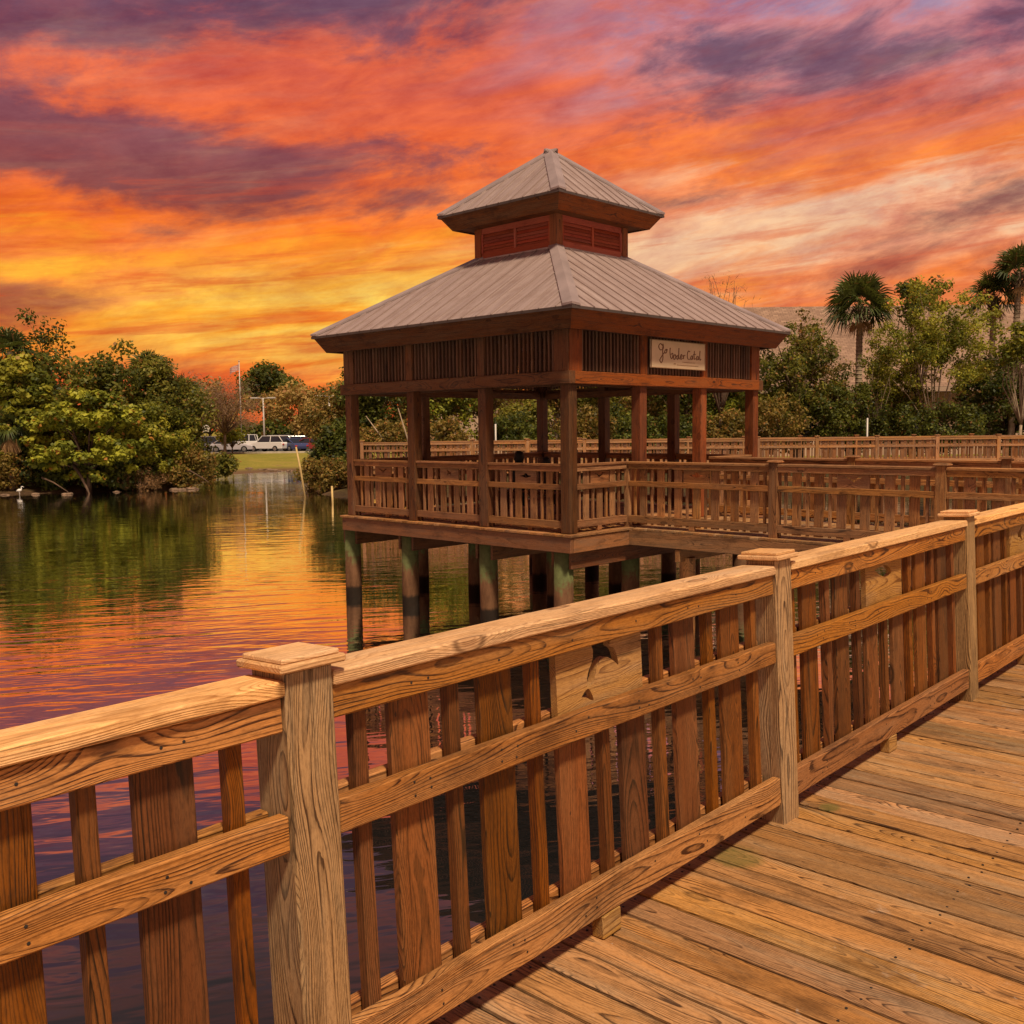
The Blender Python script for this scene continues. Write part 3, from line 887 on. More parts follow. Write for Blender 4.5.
# floor
fb = MB()
y = -H2 - 0.20
while y < H2 + 0.19:
    fb.box((0, y + 0.07, -0.019), (2 * H2 + 0.40, 0.1395, 0.038), grain=0, ch=0.004)
    y += 0.1455
fb.build('floor', M_WALK, gzb)
M_RIM = wood('rim_timber', (0.30, 0.12, 0.05), (0.07, 0.026, 0.011), weather=0.6, grey=(0.17, 0.105, 0.07), ring=0.016, contrast=0.8)
e = H2 + 0.14
for s in (-1, 1):
    MB().box((s * e, 0, -0.165), (0.075, 2 * e + 0.07, 0.25), grain=1, ch=0.008).build('rim_joist', M_RIM, gzb)
    MB().box((0, s * (e + 0.003), -0.166), (2 * e - 0.08, 0.075, 0.246), grain=0, ch=0.008).build('rim_joist', M_RIM, gzb)
# girders and piles
m, T = new_mat('pile_wood')
pos = T.n('ShaderNodeNewGeometry').outputs['Position']
pzz = T.sep(pos)[2]
nn = T.noise(T.n('ShaderNodeVectorMath', {0: pos, 1: (6, 6, 2)}, operation='MULTIPLY').outputs[0], 1.0, 6.0, 0.7)
nn2 = T.noise(pos, 14.0, 4.0, 0.6)
pc = T.mix(T.step(nn, 0.35, 0.65), (0.085, 0.038, 0.017), (0.15, 0.07, 0.033))
gm_ = T.step(T.m('ADD', pzz, T.m('ADD', T.m('MULTIPLY', T.m('SUBTRACT', nn, 0.5), 0.9), T.m('MULTIPLY', T.m('SUBTRACT', nn2, 0.5), 0.5))), -0.98, -0.72)
pc = T.mix(T.m('MULTIPLY', gm_, 0.88), pc, T.mix(nn2, (0.035, 0.050, 0.016), (0.14, 0.165, 0.060)))
wet = T.m('SUBTRACT', 1.0, T.step(T.m('ADD', pzz, T.m('MULTIPLY', nn, 0.12)), WATER_Z + 0.22, WATER_Z + 0.30))
pc = T.mix(T.m('MULTIPLY', wet, 0.9), pc, (0.010, 0.008, 0.006))
finish(T, pc, 0.8, nn, 0.6, 0.02, spec=0.2)
M_PILE = m
for pa in (2.90, 1.20, -0.87, -2.62):
    for pbv in (-H2 + 0.06, -0.95, 0.92, H2 - 0.1):
        xs = pbv + rng.uniform(-0.03, 0.03)
        MB().tube([(xs, pa, -3.4), (xs + rng.uniform(-0.02, 0.02), pa, -1.5), (xs, pa, -0.29)], [0.165, 0.16, 0.155], 16).build('pile', M_PILE, gzb, smooth=True)
    for s in (-1, 1):
        MB().box((0.02, pa + s * 0.185, -0.43), (2 * H2 + 0.10, 0.055, 0.27), grain=0, ch=0.005).build('girder', M_GAZ, gzb)
# ring beam under the frieze
BZ0, BZ1 = 2.347, 2.545
bo = H2 + 0.09
for s in (-1, 1):
    MB().box((s * bo, 0, (BZ0 + BZ1) / 2), (0.14, 2 * bo + 0.14, BZ1 - BZ0), grain=1, ch=0.006).build('ring_beam', M_GAZ, gzb)
    MB().box((0, s * bo, (BZ0 + BZ1) / 2 + 0.001), (2 * bo - 0.144, 0.14, BZ1 - BZ0 - 0.004), grain=0, ch=0.006).build('ring_beam', M_GAZR if s < 0 else M_GAZ, gzb)
    MB().box((s * (H2 - 0.10), 0, BZ0 + 0.05), (0.05, 2 * H2 - 0.40, 0.14), grain=1).build('inner_beam', M_GAZ, gzb)
    MB().box((0, s * (H2 - 0.10), BZ0 + 0.05), (2 * H2 - 0.40, 0.05, 0.14), grain=0).build('inner_beam', M_GAZ, gzb)
# frieze: upright slats between corner boards and studs
M_SLAT = wood('frieze_slat', (0.12, 0.052, 0.027), (0.045, 0.016, 0.008), weather=0.4, grey=(0.22, 0.14, 0.09), ring=0.02, contrast=0.5, knots=0.2, var=0.7)
FZ0, FZ1 = BZ1 + 0.003, 3.20
fo = H2 + 0.075
def face_box(b, side, t, z, size, off=0.0):
    """box on a pavilion face; side 0..3, t along the face, size = (along, thick, height)"""
    d = fo + off
    if side == 0: c, s = (t, -d, z), (size[0], size[1], size[2])
    elif side == 1: c, s = (-d, t, z), (size[1], size[0], size[2])
    elif side == 2: c, s = (t, d, z), (size[0], size[1], size[2])
    else: c, s = (d, t, z), (size[1], size[0], size[2])
    b.box(c, s, grain=2 if size[2] > size[0] else (0 if side in (0, 2) else 1), ch=0.003)
for side in range(4):
    for t in (-H2, -0.93, 0.92, H2):
        wdt = 0.30 if abs(t) > 2 else 0.17
        tt = t - math.copysign(0.055, t) if abs(t) > 2 else t
        b = MB()
        face_box(b, side, tt, (FZ0 + FZ1) / 2, (wdt, 0.05, FZ1 - FZ0), 0.012)
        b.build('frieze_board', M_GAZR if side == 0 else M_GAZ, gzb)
    for (t0, t1) in ((-H2 + 0.11, -1.03), (-0.83, 0.82), (1.02, H2 - 0.11)):
        b = MB()
        n = int(round((t1 - t0) / 0.092))
        for k in range(n):
            tt = t0 + (k + 0.5) * (t1 - t0) / n
            face_box(b, side, tt + rng.uniform(-0.004, 0.004), (FZ0 + FZ1) / 2, (0.038, 0.052, FZ1 - FZ0 - 0.02), -0.016)
        face_box(b, side, (t0 + t1) / 2, FZ1 - 0.05, (t1 - t0, 0.03, 0.07), -0.045)
        b.build('slat_panel', M_SLAT, gzb)
# roof planes
def hip_roof(r0, z0, r1, z1, thick, rib, name):
    """four sloping metal sides from half-width r0 (low) to r1 (high) with standing ribs; one part per side"""
    for q in range(4):
        rot = Matrix.Rotation(q * PI / 2, 3, 'Z')
        b = MB()
        def P(x, y, z): return tuple(rot @ Vector((x, y, z)))
        lo, hi = r0, max(r1, 0.0)
        sl = (z1 - z0) / (r0 - r1)
        nrm = np.array(rot @ Vector((0, -sl, 1)).normalized())
        ln = math.hypot(r0 - r1, z1 - z0)
        v = np.array([P(-lo, -lo, z0), P(lo, -lo, z0), P(hi, -hi, z1), P(-hi, -hi, z1)])
        gcv = np.array([(0, -lo, q), (0, lo, q), (ln, hi, q), (ln, -hi, q)], float)
        vv = np.vstack([v, v - np.array([0, 0, thick])])
        f = [(0, 1, 2, 3), (4, 7, 6, 5), (0, 4, 5, 1), (2, 6, 7, 3), (0, 3, 7, 4), (1, 5, 6, 2)]
        b.add(vv, f, np.vstack([gcv, gcv]), 0.5)
        # ribs follow the fall of the roof
        x = -lo + rib * 0.5
        while x < lo:
            top = min(lo - abs(x), r0 - r1) - 0.03
            if top > 0.1:
                a0 = np.array(P(x, -lo - 0.012, z0 - sl * 0.012))
                a1 = np.array(P(x, -lo + top, z0 + sl * top))
                side = np.array(rot @ Vector((1, 0, 0))) * 0.009
                upv = nrm * 0.020
                p = [a0 - side, a0 + side, a0 + side * 0.8 + upv, a0 - side * 0.8 + upv]
                vq = np.array(p + [w + (a1 - a0) for w in p])
                fq = [(0, 3, 2, 1), (4, 5, 6, 7), (0, 1, 5, 4), (1, 2, 6, 5), (2, 3, 7, 6), (3, 0, 4, 7)]
                b.add(vq, fq, np.column_stack([np.full(8, 1.0), np.full(8, x), np.full(8, q + 0.5)]), 0.5)
            x += rib
        b.build(name, M_ROOF, gzb)
    # hip caps
    for q in range(4):
        rot = Matrix.Rotation(q * PI / 2, 3, 'Z')
        b = MB()
        A_ = Vector((-r0 - 0.012, -r0 - 0.012, z0 + 0.012))
        B_ = Vector((-r1, -r1, z1 + 0.016))
        cw = 0.19
        d1 = Vector((1, 0, 0)) * cw
        d2 = Vector((0, 1, 0)) * cw
        lift = Vector((0, 0, 0.035))
        sl = (z1 - z0) / (r0 - r1)
        # a folded strip: ridge line plus one flange on each slope
        pts = []
        for base in (A_, B_):
            pts += [base + d1 + Vector((0, 0, 0.024)), base + lift, base + d2 + Vector((0, 0, 0.024))]
        top = [np.array(rot @ p) for p in pts]
        bot = [p - np.array([0, 0, 0.035]) for p in top]
        v = np.array(top + bot)
        f = [(0, 3, 4, 1), (1, 4, 5, 2), (6, 7, 10, 9), (7, 8, 11, 10), (0, 1, 7, 6), (1, 2, 8, 7), (3, 9, 10, 4), (4, 10, 11, 5), (0, 6, 9, 3), (2, 5, 11, 8)]
        b.add(v, f)
        b.build('hip_cap', M_ROOFTRIM, gzb)
RZ0, RR0 = 3.478, 3.302
hip_roof(RR0, RZ0, 1.03, 4.905, 0.03, 0.34, 'roof_panel')
def fascia(r, z, h, inset, mat, matr, dh=0.035):
    """sloped fascia boards round an eave, with the dark drip edge above"""
    for q in range(4):
        rot = Matrix.Rotation(q * PI / 2, 3, 'Z')
        def P(x, y, zz): return np.array(rot @ Vector((x, y, zz)))
        r1 = r - 0.03
        ri = r1 - inset
        t = 0.045
        o = [P(-r1, -r1, z - dh), P(r1, -r1, z - dh), P(ri, -ri, z - h), P(-ri, -ri, z - h)]
        i = [P(-(r1 - t), -(r1 - t), z - dh), P(r1 - t, -(r1 - t), z - dh), P(ri - t, -(ri - t), z - h), P(-(ri - t), -(ri - t), z - h)]
        b = MB()
        g = np.array([(0, 0, 0), (2 * r, 0, 0), (2 * r, h, 0), (0, h, 0)] * 2, float) + np.array([q * 11.0, 0.02, 0.06])
        b.add(np.array(o + i), [(0, 3, 2, 1), (4, 5, 6, 7), (0, 1, 5, 4), (3, 7, 6, 2), (0, 4, 7, 3), (1, 2, 6, 5)], g, 0.5)
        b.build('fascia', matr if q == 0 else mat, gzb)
        b = MB()
        x0, x1 = r + 0.004, r - 0.06
        v = [P(-x0, -x0, z - 0.006), P(x0, -x0, z - 0.006), P(x1, -x1, z - 0.006 + 0.02), P(-x1, -x1, z - 0.006 + 0.02)]
        w = [p - np.array([0, 0, 0.042]) for p in v]
        b.add(np.array(v + w), [(0, 1, 2, 3), (7, 6, 5, 4), (0, 4, 5, 1), (1, 5, 6, 2), (2, 6, 7, 3), (3, 7, 4, 0)])
        b.build('drip_edge', M_DRIP, gzb)
fascia(RR0, RZ0, 0.315, 0.17, M_GAZ, M_GAZR)
# boarded soffit between fascia and frieze, and the dark boarded ceiling below the roof
def ring(r0, r1, z, t, mat, name):
    for q in range(4):
        rot = Matrix.Rotation(q * PI / 2, 3, 'Z')
        def P(x, y, zz): return np.array(rot @ Vector((x, y, zz)))
        v = [P(-r0, -r0, z), P(r0, -r0, z), P(r1, -r1, z), P(-r1, -r1, z)]
        w = [p + np.array([0, 0, t]) for p in v]
        MB().add(np.array(v + w), [(3, 2, 1, 0), (4, 5, 6, 7), (0, 1, 5, 4), (1, 2, 6, 5), (2, 3, 7, 6), (3, 0, 4, 7)]).build(name, mat, gzb)
ring(RR0 - 0.25, H2 - 0.2, 3.205, 0.02, M_GAZ, 'soffit')
for q in range(4):
    rot = Matrix.Rotation(q * PI / 2, 3, 'Z')
    b = MB()
    for x in np.arange(-2.7, 2.71, 0.6):
        top = min(3.1 - abs(x), 2.1)
        if top > 0.2:
            a0 = np.array(rot @ Vector((x, -3.05, 3.49)))
            a1 = np.array(rot @ Vector((x, -3.05 + top, 3.49 + top * 0.629)))
            sd = np.array(rot @ Vector((0.02, 0, 0)))
            dn = np.array([0, 0, -0.15])
            p = [a0 - sd, a0 + sd, a0 + sd + dn, a0 - sd + dn]
            b.add(np.array(p + [w + a1 - a0 for w in p]), [(0, 3, 2, 1), (4, 5, 6, 7), (0, 1, 5, 4), (1, 2, 6, 5), (2, 3, 7, 6), (3, 0, 4, 7)])
    b.build('rafters', M_GAZ, gzb)
# cupola
CR = 1.05
CZ0, CZ1 = 4.80, 5.52
for sx in (-1, 1):
    for sy in (-1, 1):
        MB().box((sx * (CR - 0.085), sy * (CR - 0.085), (CZ0 + CZ1) / 2), (0.17, 0.17, CZ1 - CZ0), grain=2).build('cupola_post', M_GAZR, gzb)
for q in range(4):
    rot = np.array(Matrix.Rotation(q * PI / 2, 3, 'Z'))
    b = MB()
    def B(c, s, grain=0, tilt=0.0):
        R = rot @ np.array(Matrix.Rotation(tilt, 3, 'X'))
        b.box(rot @ np.array(c), s, R, grain=grain, ch=0.003)
    wz = 2 * CR - 0.34
    B((0, -CR + 0.045, 4.945), (wz, 0.04, 0.15))
    B((0, -CR + 0.045, 5.44), (wz, 0.04, 0.14))
    for x in (-wz / 2 + 0.02, 0.0, wz / 2 - 0.02):
        B((x, -CR + 0.042, 5.19), (0.05, 0.05, 0.36), 2)
    b.build('louvre_frame', M_LOUV, gzb)
    b = MB()
    B((0, -CR + 0.12, 5.19), (wz, 0.02, 0.42))
    b.build('louvre_backing', M_LOUV, gzb)
    for sgn in (-1, 1):
        b = MB()
        for k in range(6):
            B((sgn * wz / 4, -CR + 0.05, 5.035 + k * 0.06), (wz / 2 - 0.055, 0.014, 0.062), 0, -0.48)
        b.build('louvre', M_LOUV, gzb)
    b = MB()
    B((0, -CR + 0.012, 4.888), (2 * CR + 0.01, 0.10, 0.03))
    b.build('cupola_flashing', M_ROOFTRIM, gzb)
hip_roof(1.545, 5.735, 0.02, 6.93, 0.03, 0.30, 'cupola_roof_panel')
fascia(1.545, 5.735, 0.275, 0.17, M_GAZ, M_GAZR)
ring(1.545 - 0.24, CR - 0.12, 5.475, 0.02, M_GAZ, 'cupola_soffit')
MB().lathe([(0.09, 6.88), (0.07, 6.925), (0.02, 6.945)], seg=8).build('ridge_cap', M_ROOFTRIM, gzb)

# pavilion railings: bays between columns
def gz_bay(side, t0, t1, nwide, cut, individual, mats, panel=True):
    """railing bay as a part group of the pavilion: local x along the face"""
    p = bpy.data.objects.new('railing', None)
    COL.objects.link(p)
    p.parent = gzb
    p.empty_display_size = 0.2
    # rails sit on the column line
    if side == 1:    # left face, local x = +y
        p.matrix_local = Matrix.Translation((-H2, 0, 0)) @ Matrix.Rotation(PI / 2, 4, 'Z')
    elif side == 0:
        p.matrix_local = Matrix.Translation((0, -H2, 0))
    elif side == 2:
        p.matrix_local = Matrix.Translation((0, H2, 0))
    else:
        p.matrix_local = Matrix.Translation((H2, 0, 0)) @ Matrix.Rotation(PI / 2, 4, 'Z')
    railing_bay(gzb, t0, t1, nwide, mats, cut, (-0.07, 0.07), individual, sub=p, panel=panel)
    return p
M_GRAIL = wood('pavilion_rail_timber', (0.34, 0.145, 0.055), (0.09, 0.028, 0.011), weather=0.45, grey=(0.19, 0.12, 0.075), ring=0.015, contrast=0.8)
WM = (M_GRAIL, M_GRAIL, M_GRAIL, M_GRAIL)
spans = ((-H2 + CW / 2, -0.93 - CW / 2), (-0.93 + CW / 2, 0.92 - CW / 2), (0.92 + CW / 2, H2 - CW / 2))
for i, (t0, t1) in enumerate(spans):
    gz_bay(1, t0, t1, 4, ['ray', 'leaf', 'gull'][i], True, WM)
gz_bay(0, -H2 + CW / 2, -1.355, 3, 'gull', True, WM)
gz_bay(0, 1.355, H2 - CW / 2, 3, 'gull', False, WM)
for i, (t0, t1) in enumerate(spans):
    gz_bay(2, t0, t1, 4, ['ray', 'leaf', 'gull'][i], False, WM, False)
    gz_bay(3, t0, t1, 4, ['ray', 'leaf', 'gull'][i], False, WM, False)

# name board on the right face, hand lettering as brush strokes
sg = thing('sign', 'cream name board with brown script lettering fixed to the slatted frieze of the pavilion', 'sign')
M_SIGN = simple('sign_cream', (0.62, 0.46, 0.29), 0.5, 0.12, 3.0)
M_INK = simple('sign_ink', (0.20, 0.085, 0.04), 0.6, 0.2, 20.0)
M_INK2 = simple('sign_ink_pale', (0.34, 0.18, 0.09), 0.6, 0.2, 20.0)
M_SFR = simple('sign_rim', (0.30, 0.17, 0.09), 0.6, 0.2, 8.0)
SW, SH = 1.66, 0.48
sg.matrix_world = gmat(0.0, 0.0) @ Matrix.Translation((0.03, -fo - 0.065, 2.905)) @ Matrix.Rotation(PI / 2, 4, 'X')
MB().box((0, 0, 0), (SW, SH, 0.03), grain=0, ch=0.004).build('board', M_SIGN, sg)
b = MB()
for s in (-1, 1):
    b.box((0, s * (SH / 2 - 0.007), 0.016), (SW, 0.014, 0.012), grain=0, ch=0.002)
    b.box((s * (SW / 2 - 0.007), 0, 0.016), (0.014, SH - 0.03, 0.012), grain=1, ch=0.002)
b.build('rim', M_SFR, sg)
def stroke(pts, r, mat, nm):
    P = np.array(pts, float)
    # map from the zoomed photograph's sign coordinates (0..1, 0..1) to the board
    Q = np.column_stack([(P[:, 0] - 0.5) * SW, (0.5 - P[:, 1]) * SH, np.full(len(P), 0.0165)])
    out = []
    for i in range(len(Q) - 1):
        p0, p1, p2, p3 = Q[max(i - 1, 0)], Q[i], Q[i + 1], Q[min(i + 2, len(Q) - 1)]
        for t in np.linspace(0, 1, 5, endpoint=False):
            out.append(0.5 * ((2 * p1) + (-p0 + p2) * t + (2 * p0 - 5 * p1 + 4 * p2 - p3) * t * t + (-p0 + 3 * p1 - 3 * p2 + p3) * t ** 3))
    out.append(Q[-1])
    return MB().tube(out, r, 5)
LET = [
 [(0.20, 0.20), (0.16, 0.14), (0.13, 0.24), (0.16, 0.36), (0.21, 0.30), (0.205, 0.14), (0.20, 0.42), (0.205, 0.66), (0.18, 0.80), (0.15, 0.72), (0.19, 0.56), (0.24, 0.42)],
 [(0.25, 0.34), (0.235, 0.42), (0.255, 0.46), (0.275, 0.38), (0.26, 0.32), (0.29, 0.34)],
 [(0.335, 0.26), (0.33, 0.40), (0.34, 0.58), (0.365, 0.64), (0.385, 0.52), (0.375, 0.44), (0.35, 0.50)],
 [(0.415, 0.50), (0.395, 0.56), (0.405, 0.66), (0.43, 0.62), (0.435, 0.52), (0.415, 0.48), (0.45, 0.54)],
 [(0.485, 0.50), (0.46, 0.54), (0.46, 0.64), (0.485, 0.60), (0.495, 0.24), (0.49, 0.50), (0.505, 0.64)],
 [(0.525, 0.58), (0.55, 0.54), (0.545, 0.46), (0.525, 0.52), (0.53, 0.64), (0.56, 0.60)],
 [(0.575, 0.48), (0.58, 0.62), (0.585, 0.52), (0.61, 0.48)],
 [(0.70, 0.34), (0.67, 0.32), (0.65, 0.46), (0.66, 0.60), (0.70, 0.62)],
 [(0.735, 0.48), (0.715, 0.54), (0.72, 0.62), (0.745, 0.58), (0.75, 0.48), (0.755, 0.62)],
 [(0.785, 0.30), (0.78, 0.48), (0.785, 0.60), (0.81, 0.58)], [(0.765, 0.44), (0.81, 0.42)],
 [(0.845, 0.48), (0.825, 0.54), (0.83, 0.62), (0.855, 0.58), (0.86, 0.48), (0.868, 0.62)],
 [(0.895, 0.28), (0.888, 0.50), (0.895, 0.62), (0.915, 0.58)],
]
b = MB()
for st_ in LET:
    s = stroke(st_, 0.0095, None, '')
    b.add(s.v[0], s.f, s.gc[0], 0.5)
b.build('lettering', M_INK, sg)
b = MB()
for st_ in ([(0.56, 0.735), (0.66, 0.745), (0.80, 0.74)], [(0.40, 0.83), (0.43, 0.80), (0.42, 0.86)], [(0.46, 0.85), (0.60, 0.855), (0.86, 0.85)]):
    s = stroke(st_, 0.0055, None, '')
    b.add(s.v[0], s.f, s.gc[0], 0.5)
b.build('small_lettering', M_INK2, sg)

# ------------------------------------------------------------------ benches and two seated people inside the pavilion
def bench(label, b0, a0, turn, L):
    t = thing('bench', label, 'bench')
    t.matrix_world = gmat(b0, a0, 0.0, turn)
    MB().box((0, 0, 0.398), (L, 0.38, 0.04), grain=0).build('seat', M_GAZ, t)
    for s in (-1, 1):
        MB().box((s * (L / 2 - 0.2), 0, 0.188), (0.09, 0.34, 0.375), grain=2).build('leg', M_GAZ, t)
bench('dark wooden bench the two people sit on inside the pavilion', -0.02, 0.55, PI / 2, 2.0)
M_HAIR = simple('dark_hair', (0.012, 0.010, 0.009), 0.6, 0.3, 30.0)
M_SKIN = simple('skin', (0.30, 0.16, 0.10), 0.55, 0.1, 12.0)
M_CLOTH = simple('dark_clothing', (0.022, 0.022, 0.026), 0.85, 0.3, 9.0)
M_CLOTH2 = simple('dark_brown_clothing', (0.040, 0.024, 0.020), 0.85, 0.3, 9.0)
def skinned(name, verts, edges, radii, mat, parent, root=0, sub=2):
    me = bpy.data.meshes.new(name + '_skin')
    me.from_pydata(verts, edges, [])
    o = bpy.data.objects.new(name, me)
    COL.objects.link(o)
    md = o.modifiers.new('skin', 'SKIN')
    md.use_smooth_shade = True
    sk = me.skin_vertices[0].data
    for i, r in enumerate(radii):
        rr = r if isinstance(r, tuple) else (r, r)
        sk[i].radius = rr
        sk[i].use_root = (i == root)
    ss = o.modifiers.new('sub', 'SUBSURF')
    ss.levels = ss.render_levels = sub
    dg = bpy.context.evaluated_depsgraph_get()
    nm = bpy.data.meshes.new_from_object(o.evaluated_get(dg))
    bpy.data.objects.remove(o)
    nm.materials.clear()
    return link(name, nm, mat, parent)
def person(label, b0, a0, turn, scale, cloth, lean):
    t = thing('person', label, 'person')
    t.matrix_world = gmat(b0, a0, 0.42, turn) @ Matrix.Scale(scale, 4)
    # faces +x ; hips at the origin on the seat
    V = [(0, 0, 0.10), (0.00, 0, 0.25), (-0.01 + lean * 0.3, 0, 0.42), (lean * 0.6, 0, 0.53), (lean * 0.9, 0, 0.60), (lean + 0.015, 0, 0.70), (lean + 0.02, 0, 0.80)]
    E_ = [(0, 1), (1, 2), (2, 3), (3, 4), (4, 5), (5, 6)]
    R = [(0.15, 0.12), (0.15, 0.115), (0.165, 0.12), (0.10, 0.08), 0.052, (0.082, 0.098), (0.062, 0.078)]
    for s in (-1, 1):
        k = len(V)
        V += [(0.02, s * 0.09, 0.07), (0.40, s * 0.12, 0.07), (0.42, s * 0.12, -0.34), (0.52, s * 0.13, -0.405)]
        E_ += [(0, k), (k, k + 1), (k + 1, k + 2), (k + 2, k + 3)]
        R += [0.095, 0.066, 0.045, 0.036]
        k = len(V)
        V += [(lean * 0.6, s * 0.18, 0.47), (lean * 0.5 + 0.06, s * 0.24, 0.24), (lean * 0.3 + 0.28, s * 0.12, 0.17), (lean * 0.3 + 0.36, s * 0.09, 0.165)]
        E_ += [(2, k), (k, k + 1), (k + 1, k + 2), (k + 2, k + 3)]
        R += [0.066, 0.047, 0.034, 0.028]
    skinned('body', V, E_, R, cloth, t)
    # face skin, hair cap with an uneven outline
    f = MB()
    f.lathe([(0.02, -0.11), (0.058, -0.085), (0.078, -0.03), (0.082, 0.03), (0.06, 0.08), (0.01, 0.10)], (lean + 0.050, 0, 0.735), 14)
    f.tube([(lean + 0.128, 0, 0.745), (lean + 0.150, 0, 0.715), (lean + 0.128, 0, 0.708)], [0.008, 0.014, 0.010], 6)
    f.build('face', M_SKIN, t, smooth=True)
    h = MB()
    h.lathe([(0.075, -0.13), (0.105, -0.09), (0.118, -0.02), (0.116, 0.04), (0.085, 0.105), (0.03, 0.13), (0.005, 0.132)], (lean - 0.012, 0, 0.745), 16)
    h.build('hair', M_HAIR, t, smooth=True)
    return t
person('larger of the two dark-haired people seated inside the pavilion', 0.0, 0.94, 0.25, 0.90, M_CLOTH, 0.04)
person('smaller of the two dark-haired people seated inside the pavilion', 0.0, 0.24, -0.2, 0.77, M_CLOTH2, 0.08)

# ------------------------------------------------------------------ foliage builders
def unit(v):
    return v / (np.linalg.norm(v, axis=-1, keepdims=True) + 1e-9)
def leaf_quads(C, N, size, aspect=0.55, fold=0.0):
    """leaf-shaped quads at C with normal N"""
    n = len(C)
    r = unit(rng.normal(size=(n, 3)))
    a = unit(np.cross(N, r))
    b = np.cross(N, a)
    s = size[:, None]
    return np.stack([C - a * s * 0.5, C - b * s * 0.5 * aspect + a * s * 0.05, C + a * s * 0.5, C + b * s * 0.5 * aspect + a * s * 0.05], 1)
def clump_crown(mb, clumps, per, size, shade=(0.1, 0.9), spread=0.55, upbias=0.5, aspect=0.6, flat=0.75, jitter=0.22):
    """clumps: rows x,y,z,r ; leaves sit in the outer part of every clump; every clump has its own tone"""
    for (x, y, z, r) in clumps:
        n = max(6, int(per * (r / np.mean([c[3] for c in clumps])) ** 2))
        d = unit(rng.normal(size=(n, 3)))
        rad = r * (1 - spread * rng.random(n) ** 1.6) * rng.uniform(0.8, 1.18, n)
        P = d * rad[:, None] * np.array([1, 1, flat]) + np.array([x, y, z])
        N = unit(d * 0.7 + rng.normal(size=(n, 3)) * 0.55 + np.array([0, 0, upbias]))
        base = rng.uniform(*shade)
        t = np.clip(base + rng.normal(size=n) * jitter, 0, 1)
        mb.quads(leaf_quads(P, N, size * rng.uniform(0.6, 1.35, n), aspect), t)
def ellipsoid_clumps(c, rad, n, cr, shell=0.55, bottom=-0.7):
    out = []
    while len(out) < n:
        d = rng.normal(size=3)
        d /= np.linalg.norm(d)
        if d[2] < bottom:
            continue
        k = 1 - shell * rng.random() ** 1.5
        out.append((c[0] + d[0] * rad[0] * k, c[1] + d[1] * rad[1] * k, c[2] + d[2] * rad[2] * k, cr * rng.uniform(0.65, 1.3)))
    return out
def limbs(mb, base, clumps, r0, lean=(0, 0), trunk_h=0.4, count=14, seg=7):
    """tapered trunk with limbs bending out to some of the clumps"""
    b = np.array(base, float)
    cz = np.mean([c[2] for c in clumps])
    cx = np.mean([c[0] for c in clumps])
    cy = np.mean([c[1] for c in clumps])
    fork = np.array([b[0] * 0.6 + cx * 0.4 + lean[0], b[1] * 0.6 + cy * 0.4 + lean[1], b[2] + (cz - b[2]) * trunk_h])
    mid = (b + fork) / 2 + rng.normal(size=3) * np.array([0.1, 0.1, 0.0]) * (fork[2] - b[2]) * 0.5
    mb.tube([b - np.array([0, 0, 0.4]), b + np.array([0, 0, 0.05]), mid, fork], [r0 * 1.35, r0 * 1.1, r0 * 0.9, r0 * 0.75], seg)
    idx = rng.permutation(len(clumps))[:count]
    for i in idx:
        e = np.array(clumps[i][:3])
        m_ = fork * 0.5 + e * 0.5 + np.array([0, 0, 0.10 * np.linalg.norm(e - fork)]) + rng.normal(size=3) * 0.06 * np.linalg.norm(e - fork)
        mb.tube([fork, fork * 0.72 + m_ * 0.28, m_, e], [r0 * 0.6, r0 * 0.45, r0 * 0.28, r0 * 0.08], 5)
M_BARK = simple('bark_brown', (0.13, 0.075, 0.045), 0.9, 0.5, 9.0, bumpy=0.4)
M_BARKP = simple('bark_pale', (0.36, 0.26, 0.17), 0.85, 0.35, 6.0, bumpy=0.3)
L_DARK = foliage('leaf_dark', (0.15, 0.16, 0.022), (0.022, 0.032, 0.006), 0.35, (0.18, 0.085, 0.02), 0.04)
L_MID = foliage('leaf_mid', (0.27, 0.235, 0.030), (0.05, 0.06, 0.010), 0.4, (0.28, 0.13, 0.03), 0.06)
L_LIGHT = foliage('leaf_light', (0.46, 0.41, 0.040), (0.085, 0.10, 0.013), 0.45, (0.40, 0.24, 0.05), 0.04)
L_YEL = foliage('leaf_yellow_green', (0.44, 0.43, 0.04), (0.085, 0.105, 0.013), 0.4, (0.42, 0.18, 0.03), 0.06)
L_OLIVE = foliage('leaf_olive', (0.32, 0.205, 0.045), (0.085, 0.068, 0.015), 0.4, (0.34, 0.15, 0.04), 0.12)
L_FAR = foliage('leaf_far_olive', (0.46, 0.29, 0.085), (0.19, 0.13, 0.04), 0.4, (0.42, 0.20, 0.07), 0.12)
L_BARE = foliage('twig_brown', (0.30, 0.17, 0.10), (0.13, 0.075, 0.045), 0.15)
L_PALM = foliage('palm_leaf', (0.105, 0.125, 0.026), (0.022, 0.034, 0.009), 0.2, (0.25, 0.14, 0.05), 0.03)
L_DEAD = foliage('dead_leaf', (0.38, 0.22, 0.09), (0.16, 0.075, 0.03), 0.15)

def px2(x, Y, y=None):
    """world X (and Z) of photo pixel x (,y) at distance Y"""
    tx, ty = (x - 512) / FOCAL_PX, (512 - y if y is not None else 0) / FOCAL_PX
    a = tx * math.cos(ROLL) + ty * math.sin(ROLL)
    b = -tx * math.sin(ROLL) + ty * math.cos(ROLL)
    f = math.cos(PITCH) - b * math.sin(PITCH)
    Z = math.sin(PITCH) + b * math.cos(PITCH)
    return a * Y / f, EYE + Z * Y / f

